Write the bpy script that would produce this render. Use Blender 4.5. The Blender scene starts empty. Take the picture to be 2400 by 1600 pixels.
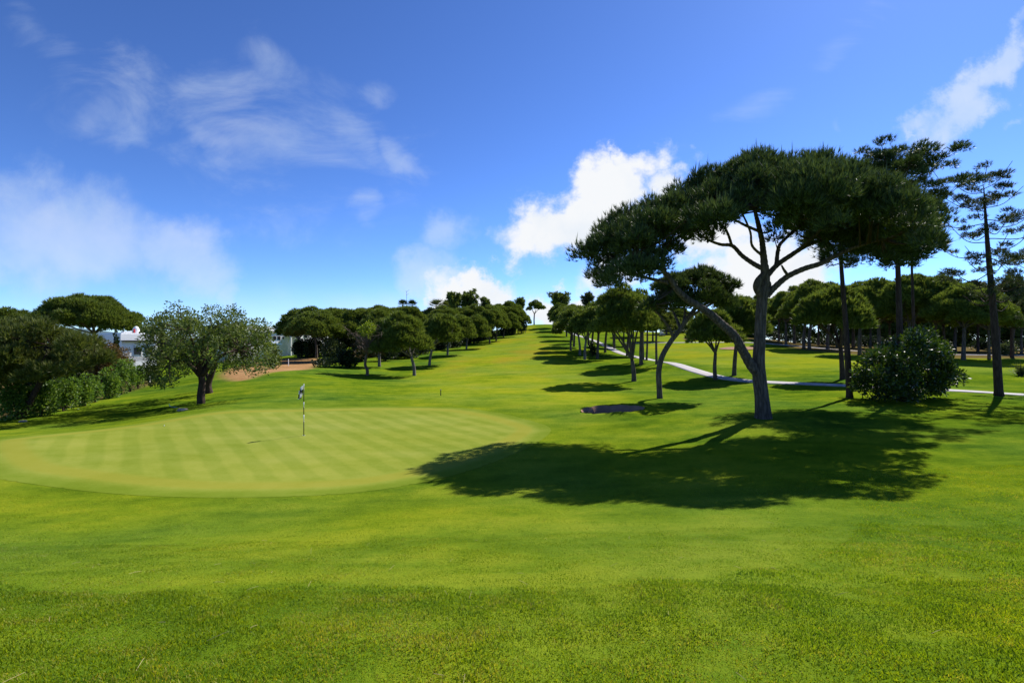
import bpy, bmesh, math, random
import numpy as np
from mathutils import Vector

F = 1133.0                      # focal length in photograph pixels (2400 wide)
CAMZ = 4.0
SC = bpy.context.scene
COL = SC.collection
def W(px, py, Y):               # a photograph pixel at a chosen distance -> a place in the world
    return np.array([(px-1200)/F*Y, Y, CAMZ+(800-py)/F*Y])

# ------------------------------------------------------------------ terrain
CP = []
def cp(px, py, Y): CP.append(W(px, py, Y))
for x, y, z in [(0,2.5,2.25),(-6,2.5,2.25),(6,2.5,2.32),(0,-10,2.7),(-30,-10,2.5),(30,-10,2.8),(0,-60,3),(-80,-60,2),(80,-60,3),
    (0,6,1.36),(-7,6,1.28),(8,6,1.44),(0,9,.68),(-6,9,.45),(9,9,.92),(-3,12,.12),(3,12,.36),(-13,10,.22),(14,10,.95),(20,14,.85),(8,13,.5),
    (30,12,1.15),(-25,10,0),(-30,16,-.3),(4.6,16,.18),(9,17.5,.38),(14,18,.5),(20,20,.6),(27,22,.7),
    (-8.9,20.6,0),(-16,20,0),(-1,17,0),(-6,14,0),(-12,15,0),(2,23.5,0),(-2,28,0),(-12,26,0),(-7,29,0),(1,26,0),(-17,24,0),(-20,20,0),
    (-29,30,-.9),(-24,27,-.7),(-31.6,30.6,-1),(-38,50,-.8),(-45,40,-1),(-60,40,-1),(-100,60,-1),(-60,75,-.5),(-150,110,0),(-45,85,0),
    (-17.5,28.3,.12),(150,100,3),(-90,160,2),(100,220,5),(-300,300,2),(300,300,4),(0,420,4),(0,900,0),(-800,900,0),(800,900,0),(-60,260,5),(80,130,3.2),(120,60,2.2),(60,25,1.2)]:
    CP.append(np.array([x, y, z], float))
for a in [(472,947,34.7),(700,868,55),(600,880,50),(500,897,46),(700,850,75),(640,845,80),(859,880,57),(971,880,58),(1006,856,72),(1049,831,88),
    (1093,818,105),(1148,805,125),(1180,790,148),(1210,784,158),(1252,760,205),(1310,761,205),(1250,950,29.5),(1200,900,45),(1180,860,65),
    (1200,820,95),(1230,790,140),(1371,843,75),(1359,832,82),(1418,825,88),(1313,777,165),(1328,790,140),(1339,797,120),(1486,893,46),(1503,858,60),
    (1547,933,33),(1539,851,58),(1515,839,64),(1677,889,45),(1720,880,48),(1975,888,42),(1992,931,30),(2110,938,29.5),(2342,926,31),
    (1786,977,21.8),(1700,850,62),(1700,820,90),(1650,790,140),(1640,781,170),(2000,860,52),(2250,843,60),(2400,843,62),(1800,795,120),(1900,815,90),
    (2000,832,72),(2100,838,66),(2400,927,33),(1690,888,45.5),(1540,850,66),(1450,829,88),(1408,806,125),(1370,950,30),(1500,950,29),(1620,930,35)]:
    cp(*a)
CP = np.array(CP)
RW = 18.0
def warp(x, y):
    r = np.sqrt(x*x+y*y)+1e-9
    k = RW*np.arcsinh(r/RW)/r
    return x*k, y*k
def _phi(d2): return 0.5*d2*np.log(d2+1e-12)
_wx, _wy = warp(CP[:,0], CP[:,1])
_n = len(CP)
_A = np.zeros((_n+3, _n+3))
_A[:_n,:_n] = _phi((_wx[:,None]-_wx)**2+(_wy[:,None]-_wy)**2)+np.eye(_n)*1.5
_A[:_n,_n] = 1; _A[:_n,_n+1] = _wx; _A[:_n,_n+2] = _wy
_A[_n:,:_n] = _A[:_n,_n:].T
_c = np.linalg.solve(_A, np.concatenate([CP[:,2], np.zeros(3)]))
def sstep(a, b, x):
    t = np.clip((x-a)/(b-a), 0, 1); return t*t*(3-2*t)
def sdist(poly, x, y):          # signed distance to a closed polygon, positive inside
    P = np.asarray(poly, float); d = np.full(x.shape, 1e9); ins = np.zeros(x.shape, bool)
    for i in range(len(P)):
        ax, ay = P[i]; bx, by = P[(i+1) % len(P)]
        ex, ey = bx-ax, by-ay
        t = np.clip(((x-ax)*ex+(y-ay)*ey)/(ex*ex+ey*ey+1e-12), 0, 1)
        d = np.minimum(d, np.hypot(x-ax-t*ex, y-ay-t*ey))
        c = ((ay > y) != (by > y)) & (x < (bx-ax)*(y-ay)/(by-ay+1e-12)+ax)
        ins ^= c
    return np.where(ins, d, -d)
BUNKER = [(3.8,26.2),(4.4,25.65),(5.3,25.5),(6.3,25.65),(7.1,26.2),(7.4,27.2),(6.9,28.2),(5.8,28.6),(4.7,28.4),(4.0,27.4)]
def hz(x, y):
    x = np.atleast_1d(np.asarray(x, float)); y = np.atleast_1d(np.asarray(y, float))
    sh = x.shape; x = x.ravel(); y = y.ravel()
    wx, wy = warp(x, y); z = np.empty(len(x))
    for s in range(0, len(x), 40000):
        e = s+40000
        d2 = (wx[s:e,None]-_wx)**2+(wy[s:e,None]-_wy)**2
        z[s:e] = _phi(d2)@_c[:_n]+_c[_n]+_c[_n+1]*wx[s:e]+_c[_n+2]*wy[s:e]
    m = (x > -2) & (x < 13) & (y > 20) & (y < 34)
    if m.any():
        d = sdist(BUNKER, x[m], y[m])
        z[m] += -.34*sstep(-.1, .55, d)+.14*sstep(-1.2, -.1, d)*(1-sstep(-.1, .25, d))
    return z.reshape(sh)
def h(x, y): return float(hz([x], [y])[0])
def ray(px, py):                # where the view through a pixel meets the ground
    Y = np.concatenate([np.linspace(2, 60, 1200), np.linspace(60, 300, 1200)])
    X = (px-1200)/F*Y; Z = CAMZ+(800-py)/F*Y
    k = np.argmax(hz(X, Y) >= Z)
    return X[k], Y[k]
def smooth_poly(P, n=6):
    P = np.asarray(P, float); out = []
    m = len(P)
    for i in range(m):
        p0, p1, p2, p3 = P[i-1], P[i], P[(i+1) % m], P[(i+2) % m]
        for t in np.linspace(0, 1, n, endpoint=False):
            out.append(.5*((2*p1)+(-p0+p2)*t+(2*p0-5*p1+4*p2-p3)*t*t+(-p0+3*p1-3*p2+p3)*t**3))
    return np.array(out)
def flat(px, py, z=0.0):
    Y = (CAMZ-z)*F/(py-800); return ((px-1200)/F*Y, Y)
GREEN = smooth_poly([flat(*p) for p in [(-60,1034),(130,1008),(300,990),(500,967),(700,957),(900,952),(1060,954),(1160,966),(1240,984),(1290,1003),
    (1270,1030),(1210,1062),(1100,1105),(950,1142),(760,1166),(500,1173),(300,1165),(100,1140),(-60,1105)]])
APRON = smooth_poly([ray(*p) for p in [(-300,1250),(0,1365),(255,1382),(600,1380),(1200,1374),(1353,1377),(1557,1367),(1710,1349),(1837,1326),(1940,1293),
    (2006,1247),(2016,1206),(1980,1150),(1900,1110)]]+[(6,18),(4,28),(-6,33),(-20,30),(-34,18)], 5)

# ------------------------------------------------------------------ mesh helpers
def mesh_np(name, verts, faces, smooth=False):
    verts = np.ascontiguousarray(verts, np.float32).reshape(-1, 3); faces = np.ascontiguousarray(faces, np.int32)
    k = faces.shape[1]; me = bpy.data.meshes.new(name)
    me.vertices.add(len(verts)); me.vertices.foreach_set('co', verts.ravel())
    me.loops.add(faces.size); me.loops.foreach_set('vertex_index', faces.ravel())
    me.polygons.add(len(faces)); me.polygons.foreach_set('loop_start', np.arange(0, faces.size, k, dtype=np.int32))
    if smooth: me.polygons.foreach_set('use_smooth', np.ones(len(faces), bool))
    me.update(calc_edges=True); return me
def link(name, me, mat, parent=None, loc=None, kind=None):
    o = bpy.data.objects.new(name, me); COL.objects.link(o)
    if mat is not None and not me.materials: me.materials.append(mat)
    if parent is not None: o.parent = parent
    if loc is not None: o.location = [float(v) for v in loc]
    if kind: o['kind'] = kind
    return o
def tag(o, label, cat, group=None):
    o['label'] = label; o['category'] = cat
    if group: o['group'] = group
    return o
def thing(name, label, cat, loc, group=None, rz=0):
    o = bpy.data.objects.new(name, None); COL.objects.link(o); o.empty_display_size = .3
    o.location = [float(v) for v in loc]; o.rotation_euler.z = rz
    return tag(o, label, cat, group)
class MB:                       # boxes, tubes, ellipsoids gathered into one mesh
    def __init__(s): s.v = []; s.f = []; s.n = 0
    def add(s, v, f):
        v = np.asarray(v, float); s.v.append(v); s.f += [tuple(i+s.n for i in q) for q in f]; s.n += len(v); return s
    def box(s, c, d, rz=0, taper=1.0):
        cx, cy, cz = c; a, b, e = d[0]/2, d[1]/2, d[2]/2
        v = np.array([(x*a*(taper if z > 0 else 1), y*b*(taper if z > 0 else 1), z*e) for z in (-1,1) for y in (-1,1) for x in (-1,1)])
        co, si = math.cos(rz), math.sin(rz)
        v = np.stack([v[:,0]*co-v[:,1]*si+cx, v[:,0]*si+v[:,1]*co+cy, v[:,2]+cz], 1)
        return s.add(v, [(0,2,3,1),(4,5,7,6),(0,1,5,4),(2,6,7,3),(0,4,6,2),(1,3,7,5)])
    def tube(s, pts, rad, n=8, cap=True):
        P = np.asarray(pts, float); m = len(P); R = np.broadcast_to(np.asarray(rad, float), (m,))
        T = np.gradient(P, axis=0); T /= np.linalg.norm(T, axis=1)[:,None]+1e-9
        u = np.cross(T[0], [0.3,0.2,1.0] if abs(T[0][2]) < .9 else [1.0,.1,0]); u /= np.linalg.norm(u)
        v = []
        for i in range(m):
            u = u-T[i]*np.dot(u, T[i]); u /= np.linalg.norm(u)+1e-9; w = np.cross(T[i], u)
            for k in range(n):
                a = 2*math.pi*k/n; v.append(P[i]+R[i]*(math.cos(a)*u+math.sin(a)*w))
        f = [(i*n+k, i*n+(k+1) % n, (i+1)*n+(k+1) % n, (i+1)*n+k) for i in range(m-1) for k in range(n)]
        if cap: f += [tuple(range(n))[::-1], tuple(range((m-1)*n, m*n))]
        return s.add(v, f)
    def ell(s, c, r, nu=12, nv=8):
        v = []; f = []
        for j in range(nv+1):
            t = math.pi*j/nv
            for i in range(nu):
                a = 2*math.pi*i/nu
                v.append((c[0]+r[0]*math.sin(t)*math.cos(a), c[1]+r[1]*math.sin(t)*math.sin(a), c[2]+r[2]*math.cos(t)))
        for j in range(nv):
            for i in range(nu): f.append((j*nu+i, (j+1)*nu+i, (j+1)*nu+(i+1) % nu, j*nu+(i+1) % nu))
        return s.add(v, f)
    def mesh(s, name, smooth=False):
        me = bpy.data.meshes.new(name); me.from_pydata(np.concatenate(s.v).tolist(), [], s.f)
        if smooth: me.polygons.foreach_set('use_smooth', np.ones(len(me.polygons), bool))
        me.update(); return me
    def obj(s, name, mat, parent=None, smooth=False, loc=None): return link(name, s.mesh(name, smooth), mat, parent, loc)
def unit(v): return v/(np.linalg.norm(v, axis=-1, keepdims=True)+1e-9)
def curve(P, n=10):             # Catmull-Rom through points
    P = np.asarray(P, float)
    if len(P) == 2: return np.linspace(P[0], P[1], n)
    Q = np.concatenate([[2*P[0]-P[1]], P, [2*P[-1]-P[-2]]]); out = []
    for i in range(1, len(Q)-2):
        for t in np.linspace(0, 1, n, endpoint=False):
            p0, p1, p2, p3 = Q[i-1:i+3]
            out.append(.5*((2*p1)+(-p0+p2)*t+(2*p0-5*p1+4*p2-p3)*t*t+(-p0+3*p1-3*p2+p3)*t**3))
    out.append(Q[-2]); return np.array(out)

# ------------------------------------------------------------------ materials
def mat(name):
    m = bpy.data.materials.new(name); m.use_nodes = True; nt = m.node_tree; nt.nodes.clear()
    return m, nt, nt.nodes.new('ShaderNodeOutputMaterial')
def N(nt, t, **kw):
    n = nt.nodes.new(t)
    for k, v in kw.items():
        if k in n.inputs: n.inputs[k].default_value = v
        else: setattr(n, k, v)
    return n
def ramp(nt, fac, stops):
    r = nt.nodes.new('ShaderNodeValToRGB'); e = r.color_ramp.elements
    while len(e) < len(stops): e.new(.5)
    for q, (p, c) in zip(e, stops): q.position = p; q.color = (*c, 1)
    nt.links.new(fac, r.inputs[0]); return r.outputs[0]
def noise(nt, vec, scale, detail=4, rough=.55):
    n = N(nt, 'ShaderNodeTexNoise', Scale=scale, Detail=detail, Roughness=rough)
    if vec is not None: nt.links.new(vec, n.inputs['Vector'])
    return n.outputs['Fac']
def mixc(nt, fac, a, b, mode='MIX'):
    n = nt.nodes.new('ShaderNodeMix'); n.data_type = 'RGBA'; n.blend_type = mode
    for s, v in ((0, fac), (6, a), (7, b)):
        if hasattr(v, 'is_linked'): nt.links.new(v, n.inputs[s])
        elif s == 0: n.inputs[0].default_value = v
        else: n.inputs[s].default_value = (*v, 1)
    return n.outputs[2]
def math_(nt, op, a, b=0.0, clamp=False):
    n = nt.nodes.new('ShaderNodeMath'); n.operation = op; n.use_clamp = clamp
    for i, v in enumerate((a, b)):
        if hasattr(v, 'is_linked'): nt.links.new(v, n.inputs[i])
        else: n.inputs[i].default_value = v
    return n.outputs[0]
def bump(nt, hgt, strength, dist, prev=None):
    b = N(nt, 'ShaderNodeBump', Strength=strength, Distance=dist); nt.links.new(hgt, b.inputs['Height'])
    if prev is not None: nt.links.new(prev, b.inputs['Normal'])
    return b.outputs[0]
def principled(nt, out, col, rough=.8, spec=.2, nrm=None):
    p = N(nt, 'ShaderNodeBsdfPrincipled', Roughness=rough); p.inputs['Specular IOR Level'].default_value = spec
    if hasattr(col, 'is_linked'): nt.links.new(col, p.inputs['Base Color'])
    else: p.inputs['Base Color'].default_value = (*col, 1)
    if nrm is not None: nt.links.new(nrm, p.inputs['Normal'])
    nt.links.new(p.outputs[0], out.inputs[0]); return p
def simple(name, col, rough=.7, spec=.3, var=.12, sc=3.0, b=.15):
    m, nt, out = mat(name); tc = N(nt, 'ShaderNodeTexCoord').outputs['Object']
    n = noise(nt, tc, sc, 6); lo = tuple(c*(1-var) for c in col); hi = tuple(min(1, c*(1+var)) for c in col)
    principled(nt, out, ramp(nt, n, [(.3, lo), (.7, hi)]), rough, spec, bump(nt, noise(nt, tc, sc*6, 4), b, .02)); return m
def leafmat(name, stops, trans=.3, rough=.5, spec=.25, tcol=None, sat=1.0):
    m, nt, out = mat(name); g = N(nt, 'ShaderNodeNewGeometry').outputs['Random Per Island']
    tc = N(nt, 'ShaderNodeTexCoord').outputs['Object']
    big = noise(nt, tc, .7, 3)
    f = math_(nt, 'ADD', math_(nt, 'MULTIPLY', g, .6), math_(nt, 'MULTIPLY', big, .45))
    c = ramp(nt, f, stops)
    p = principled(nt, out, c, rough, spec)
    t = N(nt, 'ShaderNodeBsdfTranslucent'); nt.links.new(mixc(nt, 1.0, c, tcol or (1.25,1.2,.6), 'MULTIPLY'), t.inputs[0])
    mx = N(nt, 'ShaderNodeMixShader', Fac=trans); nt.links.new(p.outputs[0], mx.inputs[1]); nt.links.new(t.outputs[0], mx.inputs[2])
    nt.links.new(mx.outputs[0], out.inputs[0]); return m
def barkmat(name, a, b, sc=6.0, st=.8, dist=.05):
    m, nt, out = mat(name); tc = N(nt, 'ShaderNodeTexCoord').outputs['Object']
    mp = N(nt, 'ShaderNodeMapping'); mp.inputs['Scale'].default_value = (1,1,.13); nd = N(nt, 'ShaderNodeTexNoise', Scale=2.2, Detail=4); nt.links.new(tc, nd.inputs['Vector']); nt.links.new(mixc(nt, .12, tc, nd.outputs['Color']), mp.inputs[0])
    vo = N(nt, 'ShaderNodeTexVoronoi', Scale=sc); vo.feature = 'DISTANCE_TO_EDGE'; nt.links.new(mp.outputs[0], vo.inputs['Vector'])
    n1 = noise(nt, mp.outputs[0], sc*1.7, 6, .7)
    e = math_(nt, 'ADD', math_(nt, 'MULTIPLY', vo.outputs['Distance'], 1.1, True), math_(nt, 'MULTIPLY', n1, .8))
    c = ramp(nt, e, [(.22, a), (.62, b), (.95, tuple(min(1, x*1.25) for x in b))])
    c = mixc(nt, math_(nt, 'MULTIPLY', noise(nt, tc, 1.1, 3), .5), c, tuple(.6*x for x in a))
    principled(nt, out, c, .9, .15, bump(nt, e, st, dist)); return m
BARK = barkmat('pine_bark', (.030,.023,.018), (.175,.140,.115), 9, 1.0, .13)
BARK2 = barkmat('dark_pine_bark', (.024,.015,.012), (.085,.056,.044), 10)
BARKG = barkmat('grey_bark', (.055,.049,.044), (.235,.205,.185), 5)
NEEDLE = leafmat('pine_needles', [(.15,(.014,.028,.009)), (.5,(.042,.072,.020)), (.85,(.11,.15,.045))], .25)
NEEDLE_FAR = leafmat('pine_needles_far', [(.12,(.034,.064,.010)), (.5,(.098,.145,.025)), (.88,(.20,.24,.048))], .4)
NEEDLE_SOFT = leafmat('soft_needles', [(.15,(.034,.055,.012)), (.5,(.078,.105,.022)), (.85,(.15,.165,.04))], .36)
NEEDLE_MAR = leafmat('maritime_needles', [(.15,(.016,.03,.012)), (.5,(.04,.062,.022)), (.85,(.105,.115,.042))], .3)
CAROB = leafmat('carob_leaves', [(.15,(.036,.060,.014)), (.5,(.090,.130,.030)), (.85,(.175,.215,.055))], .36, .55, .2)
GLOSSY = leafmat('glossy_bush_leaves', [(.15,(.008,.022,.004)), (.5,(.022,.050,.006)), (.85,(.075,.12,.012))], .34, .35, .4)
HEDGE = leafmat('hedge_leaves', [(.15,(.038,.09,.012)), (.5,(.10,.185,.025)), (.85,(.20,.29,.05))], .45, .5, .3)
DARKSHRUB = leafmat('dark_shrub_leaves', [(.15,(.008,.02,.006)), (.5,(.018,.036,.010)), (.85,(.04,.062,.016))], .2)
GREYSHRUB = leafmat('grey_shrub_leaves', [(.15,(.03,.05,.02)), (.5,(.065,.09,.035)), (.85,(.13,.155,.065))], .25)
YELLOWLEAF = leafmat('yellow_green_leaves', [(.15,(.09,.14,.008)), (.5,(.17,.24,.012)), (.85,(.26,.33,.02))], .4)
RUSTLEAF = leafmat('rusty_leaves', [(.15,(.05,.035,.012)), (.5,(.12,.08,.025)), (.85,(.2,.125,.04))], .25)
DEADTWIG = simple('dead_twigs', (.13,.085,.06))
WHITE = simple('white_render', (.80,.80,.80), .8, .2, .04, 1.5, .1)
TERRA = simple('roof_edge', (.62,.62,.62))
GLASS = simple('dark_glass', (.02,.022,.028), .15, .5)
BLACK = simple('black_paint', (.012,.012,.012), .35, .5)
POLEW = simple('white_paint', (.80,.80,.78), .4, .5, .03)
RED = simple('red_paint', (.5,.03,.03))
BLUE = simple('blue_cloth', (.10,.28,.55))
STONE = simple('rock', (.45,.33,.24), .9, .1, .3, 6, .6)
METAL = simple('grey_metal', (.25,.25,.25), .5, .5)

def grass_color(nt, tc, c, dimlitf=.75):     # c: list of three tones dark/mid/light
    n1 = noise(nt, tc, .16, 5, .6); n2 = noise(nt, tc, 1.3, 5, .65); n3 = noise(nt, tc, 9.0, 4, .7); n4 = noise(nt, tc, 60.0, 3, .7)
    f = math_(nt, 'ADD', math_(nt, 'MULTIPLY', n1, .42), math_(nt, 'MULTIPLY', n2, .24))
    f = math_(nt, 'ADD', f, math_(nt, 'MULTIPLY', n3, .20)); f = math_(nt, 'ADD', f, math_(nt, 'MULTIPLY', n4, .16))
    mp = N(nt, 'ShaderNodeMapping'); mp.inputs['Scale'].default_value = (.35,1.0,1); mp.inputs['Rotation'].default_value = (0,0,.12); nt.links.new(tc, mp.inputs[0])
    f = math_(nt, 'ADD', f, math_(nt, 'MULTIPLY', math_(nt, 'SUBTRACT', noise(nt, mp.outputs[0], .8, 5, .6), .5), .42))
    col = ramp(nt, f, [(.39, c[0]), (.5, c[1]), (.61, c[2])])
    lush = ramp(nt, noise(nt, tc, .11, 3, .5), [(.42, (1,1,1)), (.62, (.70,.86,1.9))])      # bluer, darker noise patches painted in for less backlit turf
    return mixc(nt, dimlitf, col, lush, 'MULTIPLY'), n3, n4
def ground_material():
    m, nt, out = mat('ground_grass'); tc = N(nt, 'ShaderNodeTexCoord').outputs['Object']
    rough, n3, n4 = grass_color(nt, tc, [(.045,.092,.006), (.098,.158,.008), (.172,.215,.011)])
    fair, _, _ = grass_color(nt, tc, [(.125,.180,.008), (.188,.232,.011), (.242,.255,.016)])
    dry = ramp(nt, noise(nt, tc, .5, 5), [(.3, (.26,.14,.06)), (.7, (.40,.24,.11))])
    bare = ramp(nt, noise(nt, tc, 1.2, 5), [(.3, (.09,.06,.025)), (.7, (.16,.11,.05))])
    def att(a):
        n = N(nt, 'ShaderNodeAttribute'); n.attribute_name = a; return n.outputs['Fac']
    c = mixc(nt, att('fairway'), rough, fair)
    # sun-browned streaks on the slope of the fairway
    mp = N(nt, 'ShaderNodeMapping'); mp.inputs['Scale'].default_value = (.10,.05,1); nt.links.new(tc, mp.inputs[0])
    br = math_(nt, 'MULTIPLY', ramp(nt, noise(nt, mp.outputs[0], 1.0, 5, .6), [(.50,(0,0,0)), (.68,(1,1,1))]), att('brown'))
    c = mixc(nt, math_(nt, 'MULTIPLY', br, .55), c, (.26,.19,.02))
    ns = noise(nt, tc, 1.6, 4)
    c = mixc(nt, math_(nt, 'ADD', att('bare'), math_(nt, 'MULTIPLY', math_(nt, 'SUBTRACT', ns, .5), math_(nt, 'MULTIPLY', att('bare'), 1.2)), True), c, bare)
    c = mixc(nt, att('dry'), c, dry)
    b = bump(nt, n4, .55, .03); b = bump(nt, n3, .5, .05, b)
    principled(nt, out, c, 1.0, 0.0, b); return m
def green_material():
    m, nt, out = mat('putting_green_turf'); tc = N(nt, 'ShaderNodeTexCoord').outputs['Object']
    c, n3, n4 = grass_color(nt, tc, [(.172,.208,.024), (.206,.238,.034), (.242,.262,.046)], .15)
    sx = N(nt, 'ShaderNodeSeparateXYZ'); nt.links.new(tc, sx.inputs[0])
    wob = noise(nt, tc, .25, 2)
    d = math_(nt, 'ADD', math_(nt, 'ADD', math_(nt, 'MULTIPLY', sx.outputs[0], .785), math_(nt, 'MULTIPLY', sx.outputs[1], .62)), math_(nt, 'MULTIPLY', wob, .5))
    s = math_(nt, 'SINE', math_(nt, 'MULTIPLY', d, 2*math.pi/1.06))
    st = math_(nt, 'ADD', math_(nt, 'MULTIPLY', s, 1.3), .5, True)
    a = N(nt, 'ShaderNodeAttribute'); a.attribute_name = 'edge'
    e = a.outputs['Fac']            # 1 in the middle, 0 on the fringe
    dark = mixc(nt, 1.0, c, (.86,.915,.82), 'MULTIPLY')
    c1 = mixc(nt, math_(nt, 'MULTIPLY', st, e), c, dark)
    ring = N(nt, 'ShaderNodeAttribute'); ring.attribute_name = 'ring'
    c1 = mixc(nt, math_(nt, 'MULTIPLY', ring.outputs['Fac'], .55), c1, (.235,.225,.03))
    fr = N(nt, 'ShaderNodeAttribute'); fr.attribute_name = 'fringe'
    c1 = mixc(nt, fr.outputs['Fac'], c1, mixc(nt, 1.0, c, (.68,.80,.55), 'MULTIPLY'))
    principled(nt, out, c1, 1.0, 0.0, bump(nt, n4, .25, .015)); return m
def path_material():
    m, nt, out = mat('path_concrete'); tc = N(nt, 'ShaderNodeTexCoord').outputs['Object']
    c = ramp(nt, noise(nt, tc, .8, 6, .65), [(.25,(.27,.25,.255)), (.55,(.40,.375,.375)), (.8,(.48,.455,.455))])
    principled(nt, out, c, .85, .2, bump(nt, noise(nt, tc, 14, 5), .3, .02)); return m
def sand_material():
    m, nt, out = mat('bunker_sand'); tc = N(nt, 'ShaderNodeTexCoord').outputs['Object']
    c = ramp(nt, noise(nt, tc, 1.5, 6, .65), [(.25,(.22,.13,.085)), (.75,(.36,.22,.145))])
    principled(nt, out, c, .95, .05, bump(nt, noise(nt, tc, 8, 5, .7), .6, .05)); return m
GROUND_M, GREEN_M, PATH_M, SAND_M = ground_material(), green_material(), path_material(), sand_material()
def blade_material():
    m, nt, out = mat('grass_blades'); g = N(nt, 'ShaderNodeNewGeometry').outputs['Random Per Island']; tc = N(nt, 'ShaderNodeTexCoord').outputs['Object']
    f = math_(nt, 'ADD', math_(nt, 'ADD', math_(nt, 'MULTIPLY', g, .30), .06), math_(nt, 'ADD', math_(nt, 'MULTIPLY', noise(nt, tc, .55, 4, .6), .62), math_(nt, 'MULTIPLY', noise(nt, tc, 3.2, 4, .65), .62)))
    c = ramp(nt, f, [(.52, (.065,.135,.010)), (.74, (.150,.235,.012)), (.96, (.255,.31,.014)), (1.0, (.34,.32,.06))])
    lush = ramp(nt, noise(nt, tc, .11, 3, .5), [(.42, (1,1,1)), (.62, (.66,.84,1.9))]); c = mixc(nt, .9, c, lush, 'MULTIPLY')  # blades take the same painted tint of weaker backlight, by noise
    p = principled(nt, out, c, .5, .15); t = N(nt, 'ShaderNodeBsdfTranslucent'); nt.links.new(mixc(nt, 1.0, c, (1.35,1.25,.3), 'MULTIPLY'), t.inputs[0])
    mx = N(nt, 'ShaderNodeMixShader', Fac=.5); nt.links.new(p.outputs[0], mx.inputs[1]); nt.links.new(t.outputs[0], mx.inputs[2]); nt.links.new(mx.outputs[0], out.inputs[0]); return m
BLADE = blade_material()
STRAW = simple('dry_straw', (.42,.34,.17), .8, .1, .3, 4)

# ------------------------------------------------------------------ ground
def spaced(lo, hi, n, a):       # finer near zero
    t = np.linspace(np.arcsinh(lo/a), np.arcsinh(hi/a), n); return a*np.sinh(t)
gx = spaced(-1500, 1500, 521, 16.0); gy = np.concatenate([spaced(-120, 0, 50, 6.0)[:-1], spaced(0, 2600, 520, 14.0)])
GX, GY = np.meshgrid(gx, gy); GZ = hz(GX, GY)
far = sstep(500, 1200, np.hypot(GX, GY)); GZ = GZ*(1-far)+(-2)*far
near = 1-sstep(20, 70, np.hypot(GX, GY))
inG = sdist(GREEN, GX.ravel(), GY.ravel()).reshape(GX.shape)
apr = sdist(APRON, GX.ravel(), GY.ravel()).reshape(GX.shape)
und = (.03*np.sin(GX*1.9+1.3*np.sin(GY*1.1))*np.sin(GY*1.7+.8*np.sin(GX*.9))+.02*np.sin(GX*4.3+GY*2.1)*np.sin(GY*3.9-GX*1.7))*near*(1-sstep(-1.5, .0, inG))
GZ = GZ+und*(1-.6*sstep(-.2, .3, apr))-.05*sstep(.55, 1.2, inG)
bk = (GX > 2) & (GX < 10) & (GY > 24) & (GY < 31); GZ[bk] -=   .36*sstep(-.12, .35, sdist(BUNKER, GX[bk], GY[bk]))
nv, nu = GX.shape
idx = np.arange(nv*nu).reshape(nv, nu)
gf = np.stack([idx[:-1,:-1], idx[:-1,1:], idx[1:,1:], idx[1:,:-1]], -1).reshape(-1, 4)
gme = mesh_np('ground', np.stack([GX, GY, GZ], -1), gf, True)
def vattr(me, name, val):
    a = me.attributes.new(name, 'FLOAT', 'POINT'); a.data.foreach_set('value', np.ascontiguousarray(val, np.float32).ravel())
FAIR1 = [(-2,31),(5,30),(9,42),(8,60),(9,90),(7,140),(9,230),(2,230),(1,170),(-5,130),(-9,100),(-10,80),(-11,62),(-9,45),(-6,34)]
FAIR2 = [(24,58),(34,50),(60,46),(90,50),(70,60),(50,72),(48,95),(55,130),(65,180),(50,190),(40,150),(30,110),(26,80)]
fr = np.maximum(sstep(-3, 2.5, sdist(smooth_poly(FAIR1), GX.ravel(), GY.ravel())), sstep(-3, 2.5, sdist(smooth_poly(FAIR2), GX.ravel(), GY.ravel()))).reshape(GX.shape)
fr = np.maximum(fr, .35*sstep(-.1, .25, apr))
DRY = smooth_poly([ray(*p) for p in [(560,893),(640,872),(720,866)]]+[tuple(W(745,850,70)[:2]), tuple(W(760,840,85)[:2]), tuple(W(640,838,95)[:2]), tuple(W(560,850,80)[:2]), tuple(W(520,885,56)[:2])], 4)
dry = sstep(-.6, .6, sdist(DRY, GX.ravel(), GY.ravel())).reshape(GX.shape)
BARE = [(-33,29),(-34.5,38),(-37,46),(-40,54),(-46,60),(-70,60),(-70,25),(-40,24)]
bare = sstep(-.9, .7, sdist(BARE, GX.ravel(), GY.ravel())).reshape(GX.shape)
WOOD = [(56,63),(80,66),(130,70),(130,170),(75,190),(62,150),(56,110),(50,84),(52,72)]
bare = np.maximum(bare, .9*sstep(-2, 2, sdist(WOOD, GX.ravel(), GY.ravel())).reshape(GX.shape))
vattr(gme, 'fairway', fr); vattr(gme, 'dry', dry); vattr(gme, 'bare', bare)
vattr(gme, 'brown', fr*sstep(45, 62, GY)*(GX < 14)+.5*sstep(50, 80, GY)*(GX > 14)*fr)
ground = link('ground', gme, GROUND_M, kind='structure')

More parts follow.
